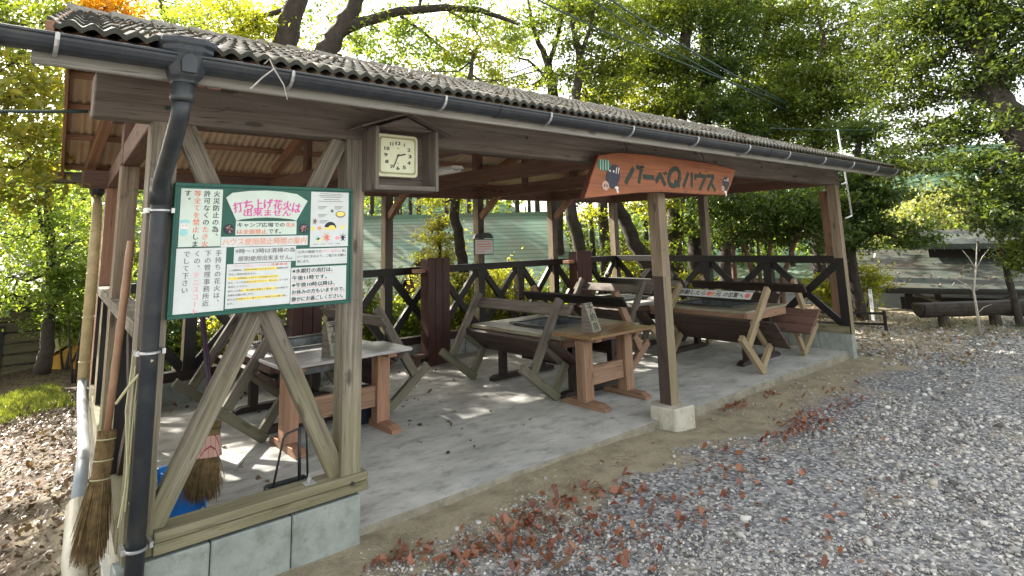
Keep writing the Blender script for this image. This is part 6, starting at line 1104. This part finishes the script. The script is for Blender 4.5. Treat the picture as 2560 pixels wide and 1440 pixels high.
def dead_leaves(name, x, y, size, mat, z=None, lift=.012):
    """curled dry leaves: five-point blades with cupped edges"""
    n = len(x); a = RNG.uniform(0, 6.28, n); s = size * RNG.uniform(.5, 1.35, n); curl = RNG.uniform(.2, 1.9, n); tx, ty = RNG.normal(0, .5, n), RNG.normal(0, .45, n)
    q = np.arange(10); an = 2 * np.pi * q / 10; B = np.stack([np.cos(an), np.sin(an) * .72], 1) * np.where(q % 2 == 0, .54, .38)[:, None]; B = np.concatenate([B, [[0, 0]]])
    P2 = B[None] * RNG.uniform(.7, 1.3, (n, 11, 1)); u, v = P2[..., 0], P2[..., 1]; k = curl[:, None] * 1.6
    P = np.stack([u, np.sin(v * k) / k, (1 - np.cos(v * k)) / k + .25 * u * u * np.sign(tx)[:, None]], 2) + RNG.normal(0, .03, (n, 11, 3))
    P[..., 2] += P[..., 0] * tx[:, None] + P[..., 1] * ty[:, None]; P *= s[:, None, None]
    ca, sa = np.cos(a)[:, None], np.sin(a)[:, None]; Q = np.stack([P[..., 0] * ca - P[..., 1] * sa, P[..., 0] * sa + P[..., 1] * ca, P[..., 2]], 2)
    zz = gh(x, y) if z is None else z; Q[..., 2] -= Q[..., 2].min(1)[:, None] * .85
    Q += np.stack([x, y, zz + lift], 1)[:, None]
    F = np.array([[10, k_, (k_ + 1) % 10] for k_ in range(10)]); F = (np.arange(n)[:, None, None] * 11 + F[None]).reshape(-1, 3)
    return Q.reshape(-1, 3), F
def litter(name, pts, size, mat, **k):
    x = np.array([p[0] for p in pts]); y = np.array([p[1] for p in pts]); V, F = dead_leaves(name, x, y, size, mat, **k); return tag(npmesh(name, V, F, mat), kind='stuff')
pts = []
for cx, cy, r, n in ((1.1, -.3, .15, 70), (1.41, -.52, .2, 70), (1.65, -.47, .2, 80), (1.95, -.47, .25, 110), (1.9, -.75, .25, 80), (2.5, -.62, .25, 90), (1.5, -.82, .3, 100), (1.87, -1.05, .3, 70), (2.5, -1.1, .4, 70), (4.54, -.87, .16, 45), (5.03, -.87, .3, 190), (5.1, -.03, .16, 50), (5.7, -.05, .12, 30), (5.9, -.75, .2, 40), (3.2, -1.0, .5, 60), (3.6, -.8, .4, 40), (3.0, -1.8, .5, 45), (6.5, -.6, .4, 40)):
    for _ in range(int(n * .75)): pts.append((cx + random.gauss(0, r * .8), min(cy + random.gauss(0, r * .38) + .05 * math.sin(cx * 3), -.02)))
for _ in range(130): pts.append((random.uniform(1, 13), random.uniform(-3.2, -.05)))
litter('leaf_litter', pts, .042, 'deadleaf')
pts = [(random.uniform(8.6, 14), random.uniform(-1.2, 4)) for _ in range(2600)]; litter('leaf_litter', pts, .05, 'paleleaf')
pts = []
while len(pts) < 13000:
    x, y = random.uniform(-2.6, .7), random.uniform(-1.0, 8.5)
    if x < -.22 + .079 * y or y > 4.5: pts.append((x, y))
litter('leaf_litter', pts, .038, 'deadbrown')
pts = [(random.uniform(.2, 4.2), random.uniform(.6, 3.8)) for _ in range(60)] + [(random.gauss(2.6, .6), random.gauss(2.4, .6)) for _ in range(34)] + [(random.uniform(.3, 3), random.uniform(3.6, 4.0)) for _ in range(60)]
x = np.array([p[0] for p in pts]); y = np.array([p[1] for p in pts]); V, F = dead_leaves('', x, y, .045, 'deadbrown', z=np.zeros(len(x)), lift=.002); tag(npmesh('leaf_litter', V, F, 'deadbrown'), kind='stuff')
# what has fallen on the roof
pts = [(random.uniform(-.4, 9), random.uniform(-.5, 2.0)) for _ in range(1900)]; pts = [p for p in pts if random.random() < .35 + .5 * (math.sin(p[0] * 2.2) * math.sin(p[0] * .9 + p[1] * 2) > -.1)]
x = np.array([p[0] for p in pts]); y = np.array([p[1] for p in pts]); V, F = dead_leaves('', x, y, .034, 'deadbrown', z=2.53 + (y + .55) * .3566 + .016, lift=0); tag(npmesh('leaf_litter', V, F, ['roofleaf']), kind='stuff')
# a forked twig caught on the gutter
m = MB(); m.tube([(.17, -.6, 2.5), (.18, -.64, 2.515), (.2, -.645, 2.47), (.15, -.64, 2.42), (.1, -.635, 2.36)], .004, 5); m.tube([(.2, -.645, 2.47), (.25, -.64, 2.4), (.27, -.64, 2.33)], [.004, .003, .002], 5); tag(m.build('twig', 'barkpale'), 'forked pale twig caught over the gutter rim', 'twig')
# single big leaves in front
for (x, y, s, lab) in ((1.62, -1.02, .1, 'largest curled tan leaf lying on the gravel at the bottom'), (2.62, -1.22, .06, 'broad curled orange leaf lying in the gravel')):
    V, F = dead_leaves('', np.array([0.]), np.array([0.]), s, '', z=np.zeros(1), lift=.01); o_ = npmesh('fallen_leaf', V, F, 'bamboobrown'); o_.location = (x, y, float(gh(x, y)) + .01); tag(o_, lab, 'leaf')
# grass at left and at the foot of the log bench
def tufts(pts, h, n=7):
    V = []; F = []
    for (x, y) in pts:
        z = float(gh(x, y))
        for k in range(n):
            a = random.random() * 6.28; bx_, by_ = x + random.gauss(0, .03), y + random.gauss(0, .03); l = h * random.uniform(.5, 1.2); dx, dy = math.cos(a) * l * .5, math.sin(a) * l * .5; o = len(V); w_ = .005
            V += [(bx_ - w_, by_, z), (bx_ + w_, by_, z), (bx_ + dx * .5 + w_ * .6, by_ + dy * .5, z + l * .7), (bx_ + dx * .5 - w_ * .6, by_ + dy * .5, z + l * .7), (bx_ + dx, by_ + dy, z + l)]; F += [(o, o + 1, o + 2), (o, o + 2, o + 3), (o + 3, o + 2, o + 4)]
    return V, F
pts = [(random.uniform(-2.5, .3), random.uniform(6.6, 9.2)) for _ in range(1500)]; V, F = tufts(pts, .09); tag(npmesh('grass', V, F, 'grass'), kind='stuff')
pts = [(random.gauss(12.6, .8), random.gauss(-.4, .5)) for _ in range(160)]; V, F = tufts(pts, .12); tag(npmesh('grass', V, F, 'grass'), kind='stuff')
H = hutthing('pale_shed', 'pale blue white sided shed glimpsed under the mossy hut roof', 'shed', (19.2, 4.4, -2.6), R(-75))
sub(H, 'wall', 'whitewall', lambda m: [m.box(-.4, 8, 0, .15, k * .2, k * .2 + .19) for k in range(14)])
sub(H, 'roof', 'fascia', lambda m: slope(m, -.6, 8.2, (-.3, 2.82), (2.0, 3.2)))

lv = np.array([(random.uniform(0, 8.4), random.uniform(.05, 2.2)) for _ in range(900)]); lv = lv[RNG.random(900) < .35 + .6 * (np.sin(lv[:, 0] * 1.7) * np.sin(lv[:, 1] * 2.3 + lv[:, 0]) > 0)]
ca_, sa_ = math.cos(R(-71)), math.sin(R(-71)); xx = 14.2 + lv[:, 0] * ca_ - lv[:, 1] * sa_; yy = 2.0 + lv[:, 0] * sa_ + lv[:, 1] * ca_
V, F = dead_leaves('', xx, yy, .06, 'roofleaf', z=-1.05 + 1.43 + .76 * lv[:, 1] / 2.3, lift=.0); tag(npmesh('leaf_litter', V, F, 'roofleaf'), kind='stuff')
